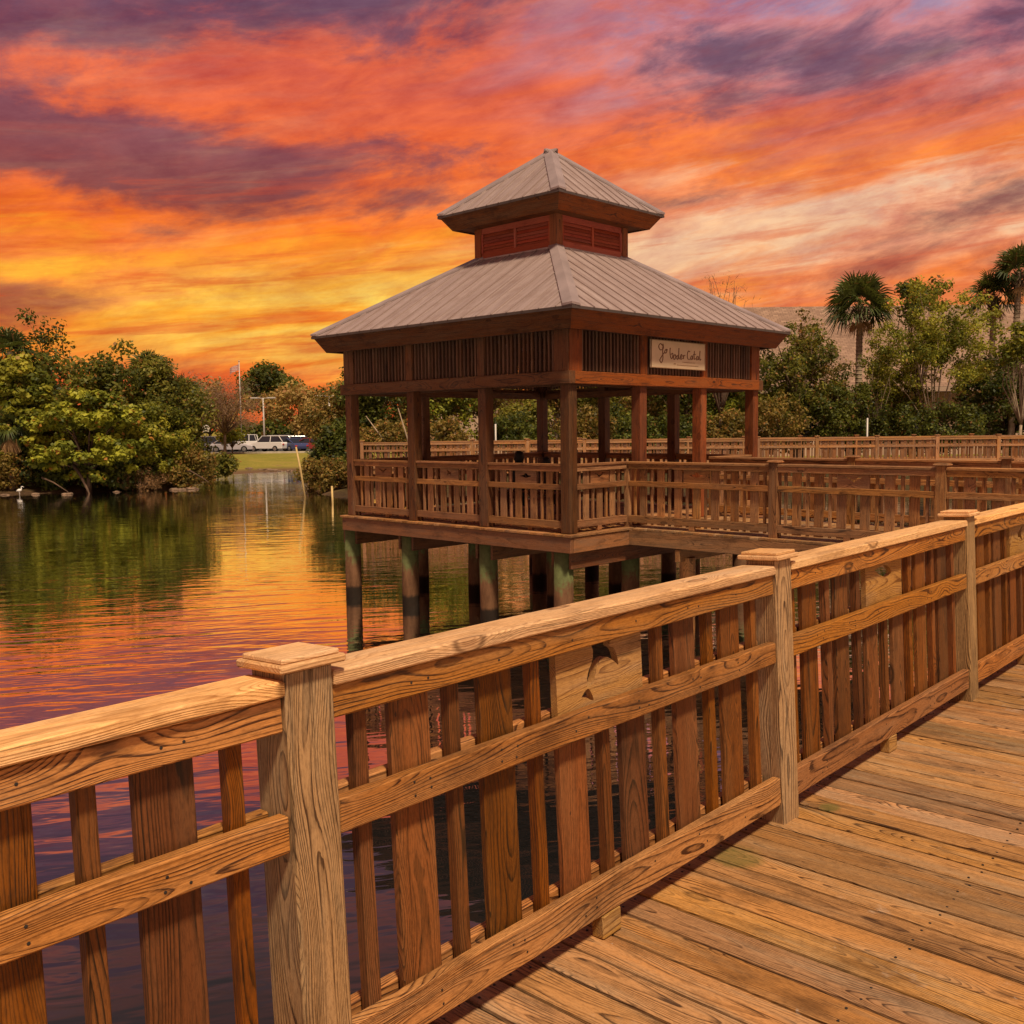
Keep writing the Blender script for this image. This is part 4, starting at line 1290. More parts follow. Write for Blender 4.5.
def tree(name, label, px, Y, ytop, half_w, mat, bark=M_BARK, jitter=0.22, ncl=40, per=90, leaf=0.30, cr=0.9, ybot=None, shell=0.6, r0=0.16, shade=(0.1, 0.9), trunk_h=0.35, cat='tree', group=None, depth=None, flat=0.8, upbias=0.5, count=14, aspect=0.6, bottom=-0.75, base_off=0.0, spread=0.6):
    """a tree whose crown spans photo rows ytop..ybot at distance Y"""
    x, zt = px2(px, Y, ytop)
    gzv = ground_z(x, Y)
    zb = gzv + 0.3 if ybot is None else px2(px, Y, ybot)[1]
    hw = half_w * Y / FOCAL_PX
    c = (x, Y, (zt + zb) / 2)
    rad = (max(hw - cr * 0.5, 0.2), (depth * Y / FOCAL_PX if depth else hw) * 0.8, max((zt - zb) / 2 - cr * 0.5, 0.2))
    cl = ellipsoid_clumps(c, rad, ncl, cr, shell, bottom)
    t = thing(name, label, cat, (x, Y, gzv), 0, group)
    inv = np.array([x, Y, gzv])
    cl = [(a - inv[0], b - inv[1], d - inv[2], r) for a, b, d, r in cl]
    mb = MB()
    clump_crown(mb, cl, per, leaf, shade, spread, upbias, aspect, flat, jitter)
    mb.build('crown', mat, t)
    tb = MB()
    limbs(tb, (base_off, 0, 0), cl, r0, trunk_h=trunk_h, count=count)
    tb.build('trunk', bark, t, smooth=True)
    return t

# ------------------------------------------------------------------ palms
def fan_frond(mb, base, direction, plen, fan, droop, tone, blades=20, spread=2.1):
    """petiole plus a folded fan of narrow blades whose tips droop"""
    d = direction / np.linalg.norm(direction)
    side = np.cross(d, [0, 0, 1.0])
    if np.linalg.norm(side) < 1e-3:
        side = np.array([1.0, 0, 0])
    side /= np.linalg.norm(side)
    upv = np.cross(side, d)
    ro = rng.normal() * 0.65
    side, upv = side * math.cos(ro) + upv * math.sin(ro), upv * math.cos(ro) - side * math.sin(ro)
    tip = base + d * plen - np.array([0, 0, droop * plen * 0.5])
    d2 = tip - base
    d2 /= np.linalg.norm(d2)
    w = 0.018
    mb.quads(np.array([[base - side * w, base + side * w, tip + side * w * 0.6, tip - side * w * 0.6]]), np.array([min(1, tone + 0.1)]))
    Q = []
    for a in np.linspace(-spread, spread, blades):
        a += rng.normal() * 0.04
        dirv_ = d2 * math.cos(a) + side * math.sin(a) + upv * 0.18 * abs(math.sin(a))
        L = fan * (0.72 + 0.28 * math.cos(a * 0.7)) * rng.uniform(0.88, 1.08)
        perp = np.cross(dirv_, upv)
        perp /= np.linalg.norm(perp) + 1e-9
        wd = fan * 0.042
        m_ = tip + dirv_ * L * 0.6
        e = tip + dirv_ * L - np.array([0, 0, (0.10 + droop * 0.35) * L])
        Q.append([tip - perp * wd * 0.3, tip + perp * wd * 0.3, m_ + perp * wd, m_ - perp * wd])
        Q.append([m_ - perp * wd, m_ + perp * wd, e + perp * wd * 0.15, e - perp * wd * 0.15])
    mb.quads(np.array(Q), np.clip(tone + rng.normal(size=len(Q)) * 0.12, 0, 1))
def palm(label, px, Y, ycrown, ytop, half_w, trunk_r=0.17, n=34, lean=0.0, group=None, boots=True):
    x, zc = px2(px, Y, ycrown)
    gzv = ground_z(x, Y)
    h = zc - gzv
    rad = half_w * Y / FOCAL_PX
    t = thing('palm_tree', label, 'palm', (x, Y, gzv), 0, group)
    tb = MB()
    pts = [(-lean * h, 0, -0.4), (-lean * h * 0.9, 0, 0.1), (-lean * h * 0.4, 0, h * 0.5), (0, 0, h)]
    tb.tube(pts, [trunk_r * 1.25, trunk_r * 1.05, trunk_r * 0.95, trunk_r * 0.9], 12)
    for z in np.arange(0.3, h - 0.3, 0.22):
        k = lean * h * 0.4 * max(0, 1 - z / h)
        tb.lathe([(trunk_r * 0.95, z - 0.05), (trunk_r * 1.06, z), (trunk_r * 0.95, z + 0.03)], (-lean * (h - z) * 0.9, 0, 0), 12)
    tb.build('trunk', M_BARKP, t, smooth=True)
    if boots:
        bb = MB()
        for i in range(26):
            a = i * 2.4
            z = h - 0.75 + 0.75 * i / 26
            r = trunk_r * (0.9 + 0.5 * math.sin(PI * i / 26))
            dv = np.array([math.cos(a), math.sin(a), 0.9])
            p0 = np.array([math.cos(a) * r * 0.7, math.sin(a) * r * 0.7, z - 0.12])
            bb.tube([p0, p0 + dv * 0.16, p0 + dv * 0.26], [0.055, 0.045, 0.02], 5)
        bb.build('leaf_bases', M_BARK, t)
    cm, dm = MB(), MB()
    for i in range(n):
        a = i * 2.39996
        e = math.radians(80 - 98 * (i + 0.5) / n)
        dv = np.array([math.cos(a) * math.cos(e), math.sin(a) * math.cos(e), math.sin(e)])
        base = np.array([0, 0, h + 0.05])
        fan_frond(cm, base, dv, rad * 0.50 * rng.uniform(0.85, 1.1), rad * 0.62, 0.12 + 0.5 * (i / n), np.clip(0.75 - 0.55 * i / n + rng.normal() * 0.12, 0, 1), 18, 1.9)
    cm.build('crown', L_PALM, t)
    for i in range(5):
        a = i * 1.3 + 0.4
        dv = np.array([math.cos(a) * 0.5, math.sin(a) * 0.5, -0.9])
        fan_frond(dm, np.array([0, 0, h - 0.15]), dv, rad * 0.35, rad * 0.4, 0.5, 0.4 + 0.1 * i, 12, 0.8)
    dm.build('dead_fronds', L_DEAD, t)
    return t

# ------------------------------------------------------------------ left bank thicket
tree('shrub', 'tall dark green tree at the back left of the far bank, behind the yellow-green bush', 22, 60, 330, 60, L_DARK, ncl=80, per=130, leaf=0.30, cr=1.0, shade=(0.1, 0.8), depth=60)
tree('shrub', 'bright yellow-green broadleaf tree hanging low over the water on the left bank', 84, 54.6, 388, 66, L_YEL, ncl=150, per=90, leaf=0.25, cr=0.46, ybot=490, shade=(0.1, 1.0), aspect=0.85, depth=40, upbias=0.9, flat=0.6, bottom=-0.95)
tree('shrub', 'leafy green broadleaf tree at the left edge of the photo above the water', 12, 55.5, 352, 50, L_LIGHT, ncl=120, per=90, leaf=0.26, cr=0.50, ybot=482, shade=(0.0, 0.85), aspect=0.85, depth=40, upbias=0.8, flat=0.6)
tree('shrub', 'dense dark olive rounded tree in the middle of the left bank, highest crown there', 116, 58.5, 340, 64, L_MID, ncl=120, per=150, leaf=0.26, cr=0.85, ybot=488, shade=(0.0, 0.8), depth=50, bottom=-0.95)
tree('shrub', 'olive brown bushy tree on the right end of the left bank, leaning to the inlet', 164, 58.6, 362, 48, L_MID, ncl=110, per=140, leaf=0.22, cr=0.7, ybot=492, shade=(0.0, 0.7), depth=44, bottom=-0.95)
tree('shrub', 'yellowish leafy bush low in front of the olive brown tree on the left bank', 146, 56.4, 400, 46, L_LIGHT, ncl=110, per=90, leaf=0.20, cr=0.5, ybot=482, shade=(0.0, 0.8), depth=30, bottom=-0.9)
tree('shrub', 'low grey-green bush at the water on the right tip of the left bank', 188, 57.0, 444, 32, L_OLIVE, ncl=60, per=90, leaf=0.18, cr=0.42, ybot=494, shade=(0.1, 0.9), depth=26, r0=0.06, bottom=-0.95)
tree('shrub', 'low orange-brown bush at the water on the far left of the bank', 4, 54.4, 448, 28, L_OLIVE, ncl=50, per=90, leaf=0.2, cr=0.45, ybot=494, shade=(0.4, 1.0), depth=26, r0=0.06, bottom=-0.95)
tree('shrub', 'dark low bush in shade under the yellow-green tree on the left bank', 108, 55.4, 440, 44, L_DARK, ncl=70, per=100, leaf=0.22, cr=0.55, ybot=496, shade=(0.0, 0.5), depth=24, r0=0.07, bottom=-0.95)
tree('shrub', 'dark leafy bush hanging to the water between the two broadleaf trees on the left bank', 46, 55.4, 430, 44, L_DARK, ncl=70, per=100, leaf=0.24, cr=0.55, ybot=496, shade=(0.0, 0.6), depth=26, r0=0.07, bottom=-0.95)
tree('shrub', 'reddish brown dry bush at the foot of the bank right of the fallen branch', 138, 55.2, 464, 30, L_DEAD, ncl=36, per=60, leaf=0.16, cr=0.35, ybot=494, shade=(0.0, 0.5), depth=18, r0=0.05, aspect=0.2, bottom=-0.9)
tree('shrub', 'small sprawling green bush on the near lawn edge beside the inlet', 216, 68, 452, 24, L_MID, ncl=50, per=80, leaf=0.22, cr=0.45, ybot=480, shade=(0.1, 0.7), depth=24, r0=0.05)
# airy tree with dark loose tufts above the thicket
tree('tree', 'sparse dark twiggy tree rising above the thicket at the left edge of the photo', 40, 62, 308, 34, L_DARK, ncl=26, per=26, leaf=0.24, cr=0.5, ybot=372, shade=(0.0, 0.5), shell=0.9, depth=30, r0=0.09, count=22, bottom=-0.5)
# fan palms in the thicket
def ground_palm(label, px, Y, yc, half_w, n=22, dead=False):
    x, zc = px2(px, Y, yc)
    g0 = ground_z(x, Y)
    rad = half_w * Y / FOCAL_PX
    t = thing('palm_tree', label, 'palm', (x, Y, g0))
    h = zc - g0
    MB().tube([(0, 0, -0.3), (0.05, 0, h * 0.5), (0, 0, h)], [0.2, 0.17, 0.16], 10).build('trunk', M_BARK, t, smooth=True)
    cm = MB()
    for i in range(n):
        a = i * 2.39996
        e = math.radians(80 - (130 if dead else 105) * (i + 0.5) / n)
        dv = np.array([math.cos(a) * math.cos(e), math.sin(a) * math.cos(e), math.sin(e)])
        fan_frond(cm, np.array([0, 0, h]), dv, rad * 0.45, rad * 0.62, 0.2 + 0.5 * i / n, np.clip(0.55 - 0.4 * i / n + rng.normal() * 0.12, 0, 1), 18, 1.7)
    cm.build('crown', L_PALM, t)
    if dead:
        dm = MB()
        for i in range(12):
            a = i * 2.4
            dv = np.array([math.cos(a) * 0.35, math.sin(a) * 0.35, -0.95])
            fan_frond(dm, np.array([0, 0, h - 0.1]), dv, rad * 0.5, rad * 0.55, 0.6, rng.uniform(0.2, 0.9), 12, 0.6)
        dm.build('dead_fronds', L_DEAD, t)
    return t
ground_palm('dark fan palm with upright fronds behind the olive tree on the left bank', 178, 61.5, 398, 30)
ground_palm('dark fan palm crown on top of the left bank thicket', 150, 60.5, 374, 28)
ground_palm('small dark fan palm near the top of the thicket at the left', 10, 58.5, 352, 30)
ground_palm('short palm with a skirt of dry fronds at the left bank', 8, 54.2, 424, 22, 14, True)
# roots, branches and stones along the bank
def branch(label, pts, r):
    o = MB().tube(pts, list(np.linspace(r, r * 0.4, len(pts))), 7).build('fallen_branch', M_BARK, None, True)
    return tag(o, label, 'branch')
x0, _ = px2(75, 53.2)
branch('reddish bare branch sloping down to the water below the yellow-green tree', [(x0 - 0.3, 54.0, -0.1), (x0 + 0.3, 53.5, -0.7), (x0 + 0.8, 53.1, -1.45), (x0 + 1.0, 52.9, -1.75)], 0.10)
x0, _ = px2(55, 53.2)
branch('thin bare branch lying along the dark bank at the left', [(x0 - 0.8, 53.6, -0.75), (x0, 53.2, -1.0), (x0 + 0.9, 52.9, -1.5)], 0.06)
x0, _ = px2(190, 55.5)
branch('thin pale branch reaching over the water at the right tip of the left bank', [(x0 - 0.8, 56.6, -0.7), (x0, 55.8, -0.55), (x0 + 0.9, 55.2, -0.95), (x0 + 1.3, 55.0, -1.2)], 0.05)
M_STONE = simple('stone', (0.24, 0.15, 0.095), 0.85, 0.5, 3.0, bumpy=0.5)
def stone(label, x, y, s, group=None):
    b = MB()
    sg_ = 9
    prof = [(0.25, -0.5), (0.85, -0.3), (1.0, 0.05), (0.75, 0.38), (0.3, 0.52)]
    b.lathe(prof, seg=sg_)
    v = np.vstack(b.v)
    v *= (1 + rng.uniform(-0.22, 0.22, (len(v), 1)))
    v *= np.array([s * rng.uniform(1.0, 1.7), s, s * 0.7])
    b.v = [v]
    o = b.build('stone', M_STONE, None)
    o.location = (x, y, max(ground_z(x, y), WATER_Z) + s * 0.05)
    o.rotation_euler = (0, 0, rng.uniform(0, 6))
    return tag(o, label, 'stone', group)
for k in range(8):
    px_ = [6, 37, 66, 71, 118, 176, 183, 192][k]
    Y_ = 52.6 + 3.4 * max(0, (px_ - 60) / 140) + rng.uniform(-0.1, 0.3)
    stone('brown stone half in the water along the foot of the left bank', px2(px_, Y_)[0], Y_, rng.uniform(0.10, 0.30), 'stones along the left bank')
for k in range(9):
    px_ = 236 + k * 7.5 + rng.uniform(-2, 2)
    stone('small stone at the muddy water edge below the far lawn', px2(px_, 79)[0], 79.6 + rng.uniform(-0.6, 1.2), rng.uniform(0.15, 0.34), 'stones below the far lawn')
# white wading bird at the left bank
bd = MB()
x0 = px2(20.5, 52.0)[0]
bd.tube([(-0.16, 0, 0.24), (-0.10, 0, 0.27), (0, 0, 0.29), (0.09, 0, 0.31), (0.12, 0, 0.36), (0.105, 0, 0.43), (0.13, 0, 0.48), (0.165, 0, 0.485), (0.26, 0, 0.455)], [0.012, 0.05, 0.085, 0.065, 0.028, 0.022, 0.026, 0.024, 0.004], 10)
for s in (-0.03, 0.03):
    bd.tube([(0, s, 0.24), (0.01, s, 0.12), (0, s, -0.06)], 0.008, 5)
M_WHITE = simple('white_feathers', (0.75, 0.70, 0.64), 0.7, 0.08, 20.0)
o = tag(bd.build('wading_bird', M_WHITE, None, True), 'small white wading bird standing at the foot of the left bank', 'bird')
o.location = (x0, 52.0, WATER_Z)
# poles standing in the inlet
M_POLE = simple('weathered_pole', (0.55, 0.38, 0.15), 0.7, 0.25, 5.0)
xa, za = px2(306, 48.0, 495)
xb, zb = px2(296, 48.0, 447)
tag(MB().tube([(xa + 0.02, 48.0, WATER_Z - 0.6), ((xa + xb) / 2, 48, (WATER_Z + zb) / 2), (xb, 48.0, zb)], [0.055, 0.05, 0.042], 8).build('pole', M_POLE, None, True), 'yellowish pole leaning left in the water of the inlet', 'pole')
xa, za = px2(332.5, 44.0, 486)
tag(MB().tube([(xa, 44.0, WATER_Z - 0.6), (xa - 0.03, 44.0, za)], [0.05, 0.045], 8).build('pole', M_POLE, None, True), 'short yellowish upright stake in the water left of the pavilion', 'pole')

# ------------------------------------------------------------------ far lot: trees, lamps, flag, cars
tree('tree', 'brownish bare-twigged tree in front of the parked cars, left of the flagpole', 222, 97, 374, 46, L_BARE, M_BARK, ncl=90, per=110, leaf=0.30, cr=0.9, ybot=440, shade=(0.2, 0.9), shell=0.8, r0=0.16, count=22, aspect=0.10, trunk_h=0.40)
tree('tree', 'small yellow-green leafy tree beside the bare tree in front of the cars', 232, 99, 428, 14, L_YEL, ncl=18, per=60, leaf=0.3, cr=0.6, ybot=446, shade=(0.2, 0.8), r0=0.08)
tree('tree', 'tall dark green round-topped pine standing highest behind the parking lot', 268, 150, 362, 32, L_DARK, ncl=60, per=110, leaf=0.55, cr=1.6, ybot=410, shade=(0.15, 0.8), r0=0.35)
lbl = ['wide olive-brown tree behind the white parked cars', 'olive tree behind the lot beside the second lamp post', 'brown-green tree at the left end of the parking lot', 'dark low tree behind the middle of the car row', 'rounded olive tree behind the lot close to the pavilion roof', 'dusky pinkish bare tree behind the left end of the lot']
spec = [(296, 128, 378, 46, L_FAR, (0.4, 1.0)), (322, 122, 392, 30, L_FAR, (0.3, 0.9)), (208, 128, 374, 46, L_FAR, (0.1, 0.8)), (262, 122, 422, 30, L_DARK, (0.1, 0.6)), (338, 135, 380, 34, L_FAR, (0.2, 0.8)), (180, 140, 372, 34, L_BARE, (0.3, 1.0))]
for (a, Y, yt, hw, mt, sh), lb in zip(spec, lbl):
    tree('tree', lb, a, Y, yt, hw, mt, ncl=50, per=90, leaf=0.5, cr=1.4, ybot=444, shade=sh, r0=0.25, aspect=0.2 if mt is L_BARE else 0.6, shell=0.6)
M_STEEL = simple('pole_steel', (0.50, 0.45, 0.40), 0.5, 0.15, 2.0, metal=0.2)
def street_lamp(label, px, Y, ytop, heads):
    x, z = px2(px, Y, ytop)
    t = thing('street_lamp', label, 'street lamp', (x, Y, LOT_Z))
    h = z - LOT_Z
    MB().tube([(0, 0, 0), (0, 0, h)], [0.13, 0.08], 8).build('pole', M_STEEL, t, True)
    MB().lathe([(0.28, 0), (0.28, 0.6), (0.2, 0.62)], seg=10).build('base', M_CONC, t)
    for s in heads:
        MB().tube([(0, 0, h - 0.05), (s * 0.5, 0, h)], 0.04, 6).build('arm', M_STEEL, t)
        MB().box((s * 0.95, 0, h), (0.95, 0.4, 0.16), ch=0.05).build('lamp_head', M_STEEL, t)
    return t
street_lamp('grey lamp post with two flat heads rising behind the white cars', 263, 112, 398, (-1, 1))
street_lamp('grey lamp post with one pair of heads near the pavilion, behind the dark cars', 329, 104, 396, (-1, 0.6))
x, z = px2(239, 118, 362)
t = thing('flagpole', 'tall thin flagpole with a small flag behind the parked cars', 'flagpole', (x, 118, LOT_Z))
h = z - LOT_Z
MB().tube([(0, 0, 0), (0, 0, h)], [0.09, 0.05], 8).build('pole', M_STEEL, t, True)
MB().lathe([(0.02, h), (0.10, h + 0.08), (0.10, h + 0.14), (0.02, h + 0.2)], seg=8).build('finial', M_STEEL, t)
fl = MB()
nU, nV = 9, 5
pts = []
for th_ in (0.0, 0.012):
    for i in range(nU):
        for j in range(nV):
            s_, v_ = i / (nU - 1), j / (nV - 1)
            pts.append((-s_ * 1.1 - 0.06, 0.14 * math.sin(s_ * 7) + th_, h - 0.25 - v_ * 0.7 - 0.5 * s_ ** 1.2))
fs = [(i * nV + j, (i + 1) * nV + j, (i + 1) * nV + j + 1, i * nV + j + 1) for i in range(nU - 1) for j in range(nV - 1)]
nb = nU * nV
fl.add(pts, fs + [tuple(q + nb for q in f[::-1]) for f in fs])
M_FLAG, T = new_mat('flag_cloth')
gx_ = T.sep(attr(T, 'gc').outputs['Vector'])
st_ = T.m('GREATER_THAN', T.m('FRACT', T.m('MULTIPLY', gx_[2], 5.0)), 0.5)
finish(T, T.mix(st_, (0.50, 0.20, 0.16), (0.55, 0.40, 0.35)), 0.8)
fl.build('flag', M_FLAG, t)
# cars
M_GLASS = simple('car_glass', (0.02, 0.022, 0.028), 0.12, 0.1, 2.0, spec=0.6)
M_TYRE = simple('tyre_rubber', (0.018, 0.017, 0.017), 0.85, 0.2, 9.0)
M_RIM = simple('wheel_rim', (0.45, 0.42, 0.40), 0.35, 0.1, 9.0, metal=0.7)
M_LAMP = simple('headlight_glass', (0.7, 0.65, 0.6), 0.15, 0.05, 9.0)
M_TAIL = simple('tail_light_glass', (0.45, 0.03, 0.02), 0.2, 0.1, 9.0)
M_TRIM = simple('black_trim', (0.02, 0.02, 0.02), 0.6, 0.1, 9.0)
PAINT = {k: simple('car_paint_' + k, c, 0.28, 0.05, 1.0, spec=0.5) for k, c in dict(white=(0.72, 0.68, 0.66), silver=(0.40, 0.36, 0.38), blue=(0.05, 0.065, 0.16), dark=(0.035, 0.032, 0.045), red=(0.22, 0.03, 0.025), grey=(0.15, 0.14, 0.18)).items()}
def car(label, px, Y, paint, kind, turn, z=LOT_Z):
    """kinds: sedan, suv, pickup ; profile points run from the front (x>0) over the roof"""
    x, _ = px2(px, Y)
    t = thing('parked_car', label, 'pickup' if kind == 'pickup' else 'car', (x, Y, z + 0.005), turn, 'cars parked beyond the lawn')
    W_ = 1.85
    if kind == 'sedan':
        body = [(2.3, 0.30), (2.35, 0.55), (2.2, 0.72), (1.1, 0.90), (-1.5, 0.95), (-2.25, 0.90), (-2.35, 0.6), (-2.3, 0.30)]
        cab = [(0.95, 0.90), (0.25, 1.38), (-0.95, 1.42), (-1.75, 0.94)]
        wx = 1.42
    elif kind == 'suv':
        body = [(2.3, 0.36), (2.36, 0.75), (2.2, 0.92), (1.15, 1.05), (-2.2, 1.08), (-2.35, 0.9), (-2.3, 0.36)]
        cab = [(1.05, 1.04), (0.45, 1.66), (-1.9, 1.70), (-2.25, 1.07)]
        wx = 1.42
    else:
        body = [(2.75, 0.42), (2.82, 0.85), (2.7, 1.02), (1.5, 1.12), (-0.6, 1.14), (-0.65, 1.10), (-2.75, 1.10), (-2.8, 0.5), (-2.7, 0.42)]
        cab = [(1.4, 1.11), (0.75, 1.80), (-0.45, 1.83), (-0.62, 1.13)]
        wx = 1.85
    def prof(poly, w0, w1, zsplit=None):
        bm = bmesh.new()
        zs = [p[1] for p in poly]
        z0, z1 = min(zs), max(zs)
        A_, B_ = [], []
        for (px_, pz) in poly:
            f_ = (pz - z0) / (z1 - z0)
            hw_ = (w0 + (w1 - w0) * f_) / 2
            A_.append(bm.verts.new((px_, hw_, pz)))
            B_.append(bm.verts.new((px_, -hw_, pz)))
        n_ = len(poly)
        bm.faces.new(A_)
        bm.faces.new(B_[::-1])
        for i in range(n_):
            bm.faces.new((A_[i], B_[i], B_[(i + 1) % n_], A_[(i + 1) % n_]))
        bmesh.ops.recalc_face_normals(bm, faces=bm.faces)
        bmesh.ops.bevel(bm, geom=list(bm.edges), offset=0.06, segments=2, affect='EDGES', profile=0.6)
        me = bpy.data.meshes.new('m')
        bm.to_mesh(me)
        bm.free()
        return me
    link('body', prof(body, W_, W_ - 0.12), PAINT[paint], t)
    link('window', prof(cab, W_ - 0.16, W_ - 0.52), M_GLASS, t)
    r0_, r1_ = cab[1], cab[2]
    rf = MB().box(((r0_[0] + r1_[0]) / 2, 0, (r0_[1] + r1_[1]) / 2 + 0.015), (abs(r0_[0] - r1_[0]) + 0.1, W_ - 0.46, 0.06), ch=0.02)
    # pillars
    for s in (-1, 1):
        for (p, q) in ((cab[0], cab[1]), (cab[2], cab[3]), (((cab[1][0] + cab[2][0]) / 2, cab[0][1]), ((cab[1][0] + cab[2][0]) / 2, cab[1][1]))):
            rf.tube([(p[0], s * (W_ / 2 - 0.08), p[1]), (q[0], s * (W_ / 2 - 0.245), q[1])], 0.05, 6)
    rf.build('roof', PAINT[paint], t)
    for sx in (-1, 1):
        for sy in (-1, 1):
            R = np.array(Matrix.Rotation(PI / 2, 3, 'X'))
            wt = MB().lathe([(0.22, -0.11), (0.33, -0.10), (0.35, 0.0), (0.33, 0.10), (0.22, 0.11)], (sx * wx, sy * (W_ / 2 - 0.07), 0.35), 16, R).build('wheel', M_TYRE, t)
            MB().lathe([(0.05, -0.125), (0.2, -0.115), (0.2, 0.115), (0.05, 0.125)], (sx * wx, sy * (W_ / 2 - 0.07), 0.35), 12, R).build('rim', M_RIM, wt)
    zf = body[1][1]
    for s in (-1, 1):
        MB().box((body[1][0] - 0.05, s * 0.66, zf + 0.02), (0.14, 0.36, 0.14), ch=0.03).build('headlight', M_LAMP, t)
        MB().box((-body[1][0] + 0.03, s * 0.70, zf + 0.08), (0.12, 0.26, 0.16), ch=0.03).build('tail_light', M_TAIL, t)
    MB().box((body[0][0] + 0.03, 0, 0.42), (0.10, 1.3, 0.16), ch=0.02).build('bumper', M_TRIM, t)
    return t
car('dark grey car at the left end of the parked row, by the bare tree trunk', 214, 104.0, 'grey', 'suv', 0.12)
car('silver car parked just right of the bare tree trunk', 233, 104.0, 'silver', 'sedan', 0.2)
car('white pickup parked in the second row left of the lamp post', 254, 110.0, 'white', 'pickup', PI + 0.1)
car('white sedan parked in the front row left of the dark blue car', 272, 103.8, 'white', 'suv', PI - 0.45)
car('dark blue car parked between the white car and the red one', 291, 104.0, 'blue', 'sedan', PI - 0.75)
car('dark car with a pale roof line parked near the bushes', 303, 107.5, 'dark', 'suv', 0.3)
car('dull red car half hidden by the bushes at the right end of the row', 316, 104.2, 'red', 'sedan', 0.1)
car('small silver car parked left of the bare tree trunk, behind the dark grey one', 222, 108.5, 'silver', 'sedan', 0.15)
car('pale van-like car in the second row left of the first lamp post', 246, 114.0, 'white', 'suv', 0.05)
car('dark grey car in the second row behind the silver car', 238, 112.0, 'dark', 'suv', 0.0)
car('silver car in the second row behind the dark blue car', 288, 113.0, 'silver', 'suv', 0.1)

# round white sign by the lot
x, z = px2(205.5, 95, 429)
t = thing('road_sign', 'round pale sign on a post at the left of the parking lot', 'sign', (x, 95, ground_z(x, 95)))
h = z - ground_z(x, 95)
MB().tube([(0, 0.03, -0.2), (0, 0.03, h + 0.3)], 0.03, 6).build('post', M_STEEL, t)
MB().lathe([(0.38, -0.015), (0.40, 0.0), (0.38, 0.015)], (0, 0, h), 20, np.array(Matrix.Rotation(PI / 2, 3, 'X'))).build('disc', M_WHITE, t)

# ------------------------------------------------------------------ trees and bushes on the right shore
tree('shrub', 'tangled bush with reddish dry leaves at the water left of the pavilion posts', 328, 52.6, 456, 36, L_OLIVE, ncl=70, per=90, leaf=0.17, cr=0.40, ybot=496, shade=(0.1, 1.0), depth=26, r0=0.06)
tree('shrub', 'dense dark bush behind the tangled one left of the pavilion', 340, 54.5, 416, 30, L_DARK, ncl=80, per=110, leaf=0.22, cr=0.55, ybot=490, shade=(0.1, 0.8), depth=30, r0=0.09)
tree('tree', 'thin olive tree with a pale stem left of the pavilion corner', 330, 56, 386, 30, L_OLIVE, M_BARKP, ncl=90, per=70, leaf=0.18, cr=0.5, ybot=462, shade=(0.2, 0.9), shell=0.8, r0=0.07)
rows = [
 (368, 56, 348, 36, L_DARK, (0.1, 0.9), 'dark green tree behind the far fence, seen at the left between the pavilion columns'),
 (404, 60, 326, 40, L_OLIVE, (0.2, 1.0), 'brown-green tree with slanting pale stems behind the far fence'),
 (444, 57, 312, 40, L_YEL, (0.0, 0.7), 'light olive tree behind the far fence next to the slanting stems'),
 (486, 61, 300, 42, L_OLIVE, (0.0, 0.8), 'dusky tree behind the far fence behind the second column from the left'),
 (524, 55, 398, 32, L_MID, (0.2, 1.0), 'low bright tree behind the far fence above the seated people'),
 (556, 60, 292, 42, L_OLIVE, (0.2, 1.0), 'brown-green tree behind the far fence at the near corner column'),
 (600, 55, 292, 38, L_MID, (0.0, 0.9), 'green tree behind the far fence right of the near corner column'),
 (640, 60, 294, 40, L_OLIVE, (0.3, 1.0), 'thin yellowish tree behind the far fence behind the red columns'),
 (682, 56, 306, 38, L_DARK, (0.1, 1.0), 'dark tree behind the far fence between the two red columns'),
 (722, 58, 330, 40, L_YEL, (0.0, 0.6), 'green tree behind the far fence left of the last pavilion column'),
]
for (a, Y, yt, hw, mt, sh, lb) in rows:
    tree('tree', lb, a, Y, yt, hw, mt, M_BARKP if mt is L_OLIVE else M_BARK, ncl=190, per=66, leaf=0.19, cr=0.58, ybot=456, shade=sh, shell=0.9, r0=0.10, count=26, bottom=-0.98, spread=0.9, jitter=0.3)
for a, lb in ((384, 'low olive bush behind the far fence below the slanting pale stems'), (438, 'low bush behind the far fence between the second and third pavilion columns'), (512, 'low bush behind the far fence above the larger seated person'),
              (585, 'low bush behind the far fence just right of the near corner column'), (620, 'low bush behind the far fence left of the first red column'), (668, 'low bush behind the far fence between the two red columns'), (726, 'low bush behind the far fence left of the last pavilion column')):
    tree('shrub', lb, a, 50 + (a % 3) * 0.8, 404 + (a % 5) * 3, 34, [L_OLIVE, L_MID, L_DARK][a % 3], ncl=80, per=70, leaf=0.16, cr=0.42, ybot=460, shade=(0.0, 0.9), r0=0.05, bottom=-0.98, spread=0.9, jitter=0.3)
tree('tree', 'bare twiggy tree whose top shows above the pavilion roof on the right', 722, 50, 268, 34, L_BARE, M_BARK, ncl=44, per=10, leaf=0.36, cr=0.6, ybot=350, shade=(0.2, 0.7), shell=0.95, r0=0.09, count=44, aspect=0.05)
tree('tree', 'large dark olive tree just right of the pavilion roof', 798, 54, 314, 50, L_MID, M_BARK, ncl=220, per=80, leaf=0.17, cr=0.50, ybot=456, bottom=-0.98, spread=0.9, jitter=0.3, shade=(0.0, 0.75), shell=0.7, r0=0.16, count=40)
tree('tree', 'slim pointed twiggy tree top standing above the large olive tree', 806, 57, 298, 16, L_OLIVE, M_BARK, ncl=40, per=40, leaf=0.2, cr=0.42, ybot=400, shade=(0.0, 0.6), shell=0.8, r0=0.08, count=26)
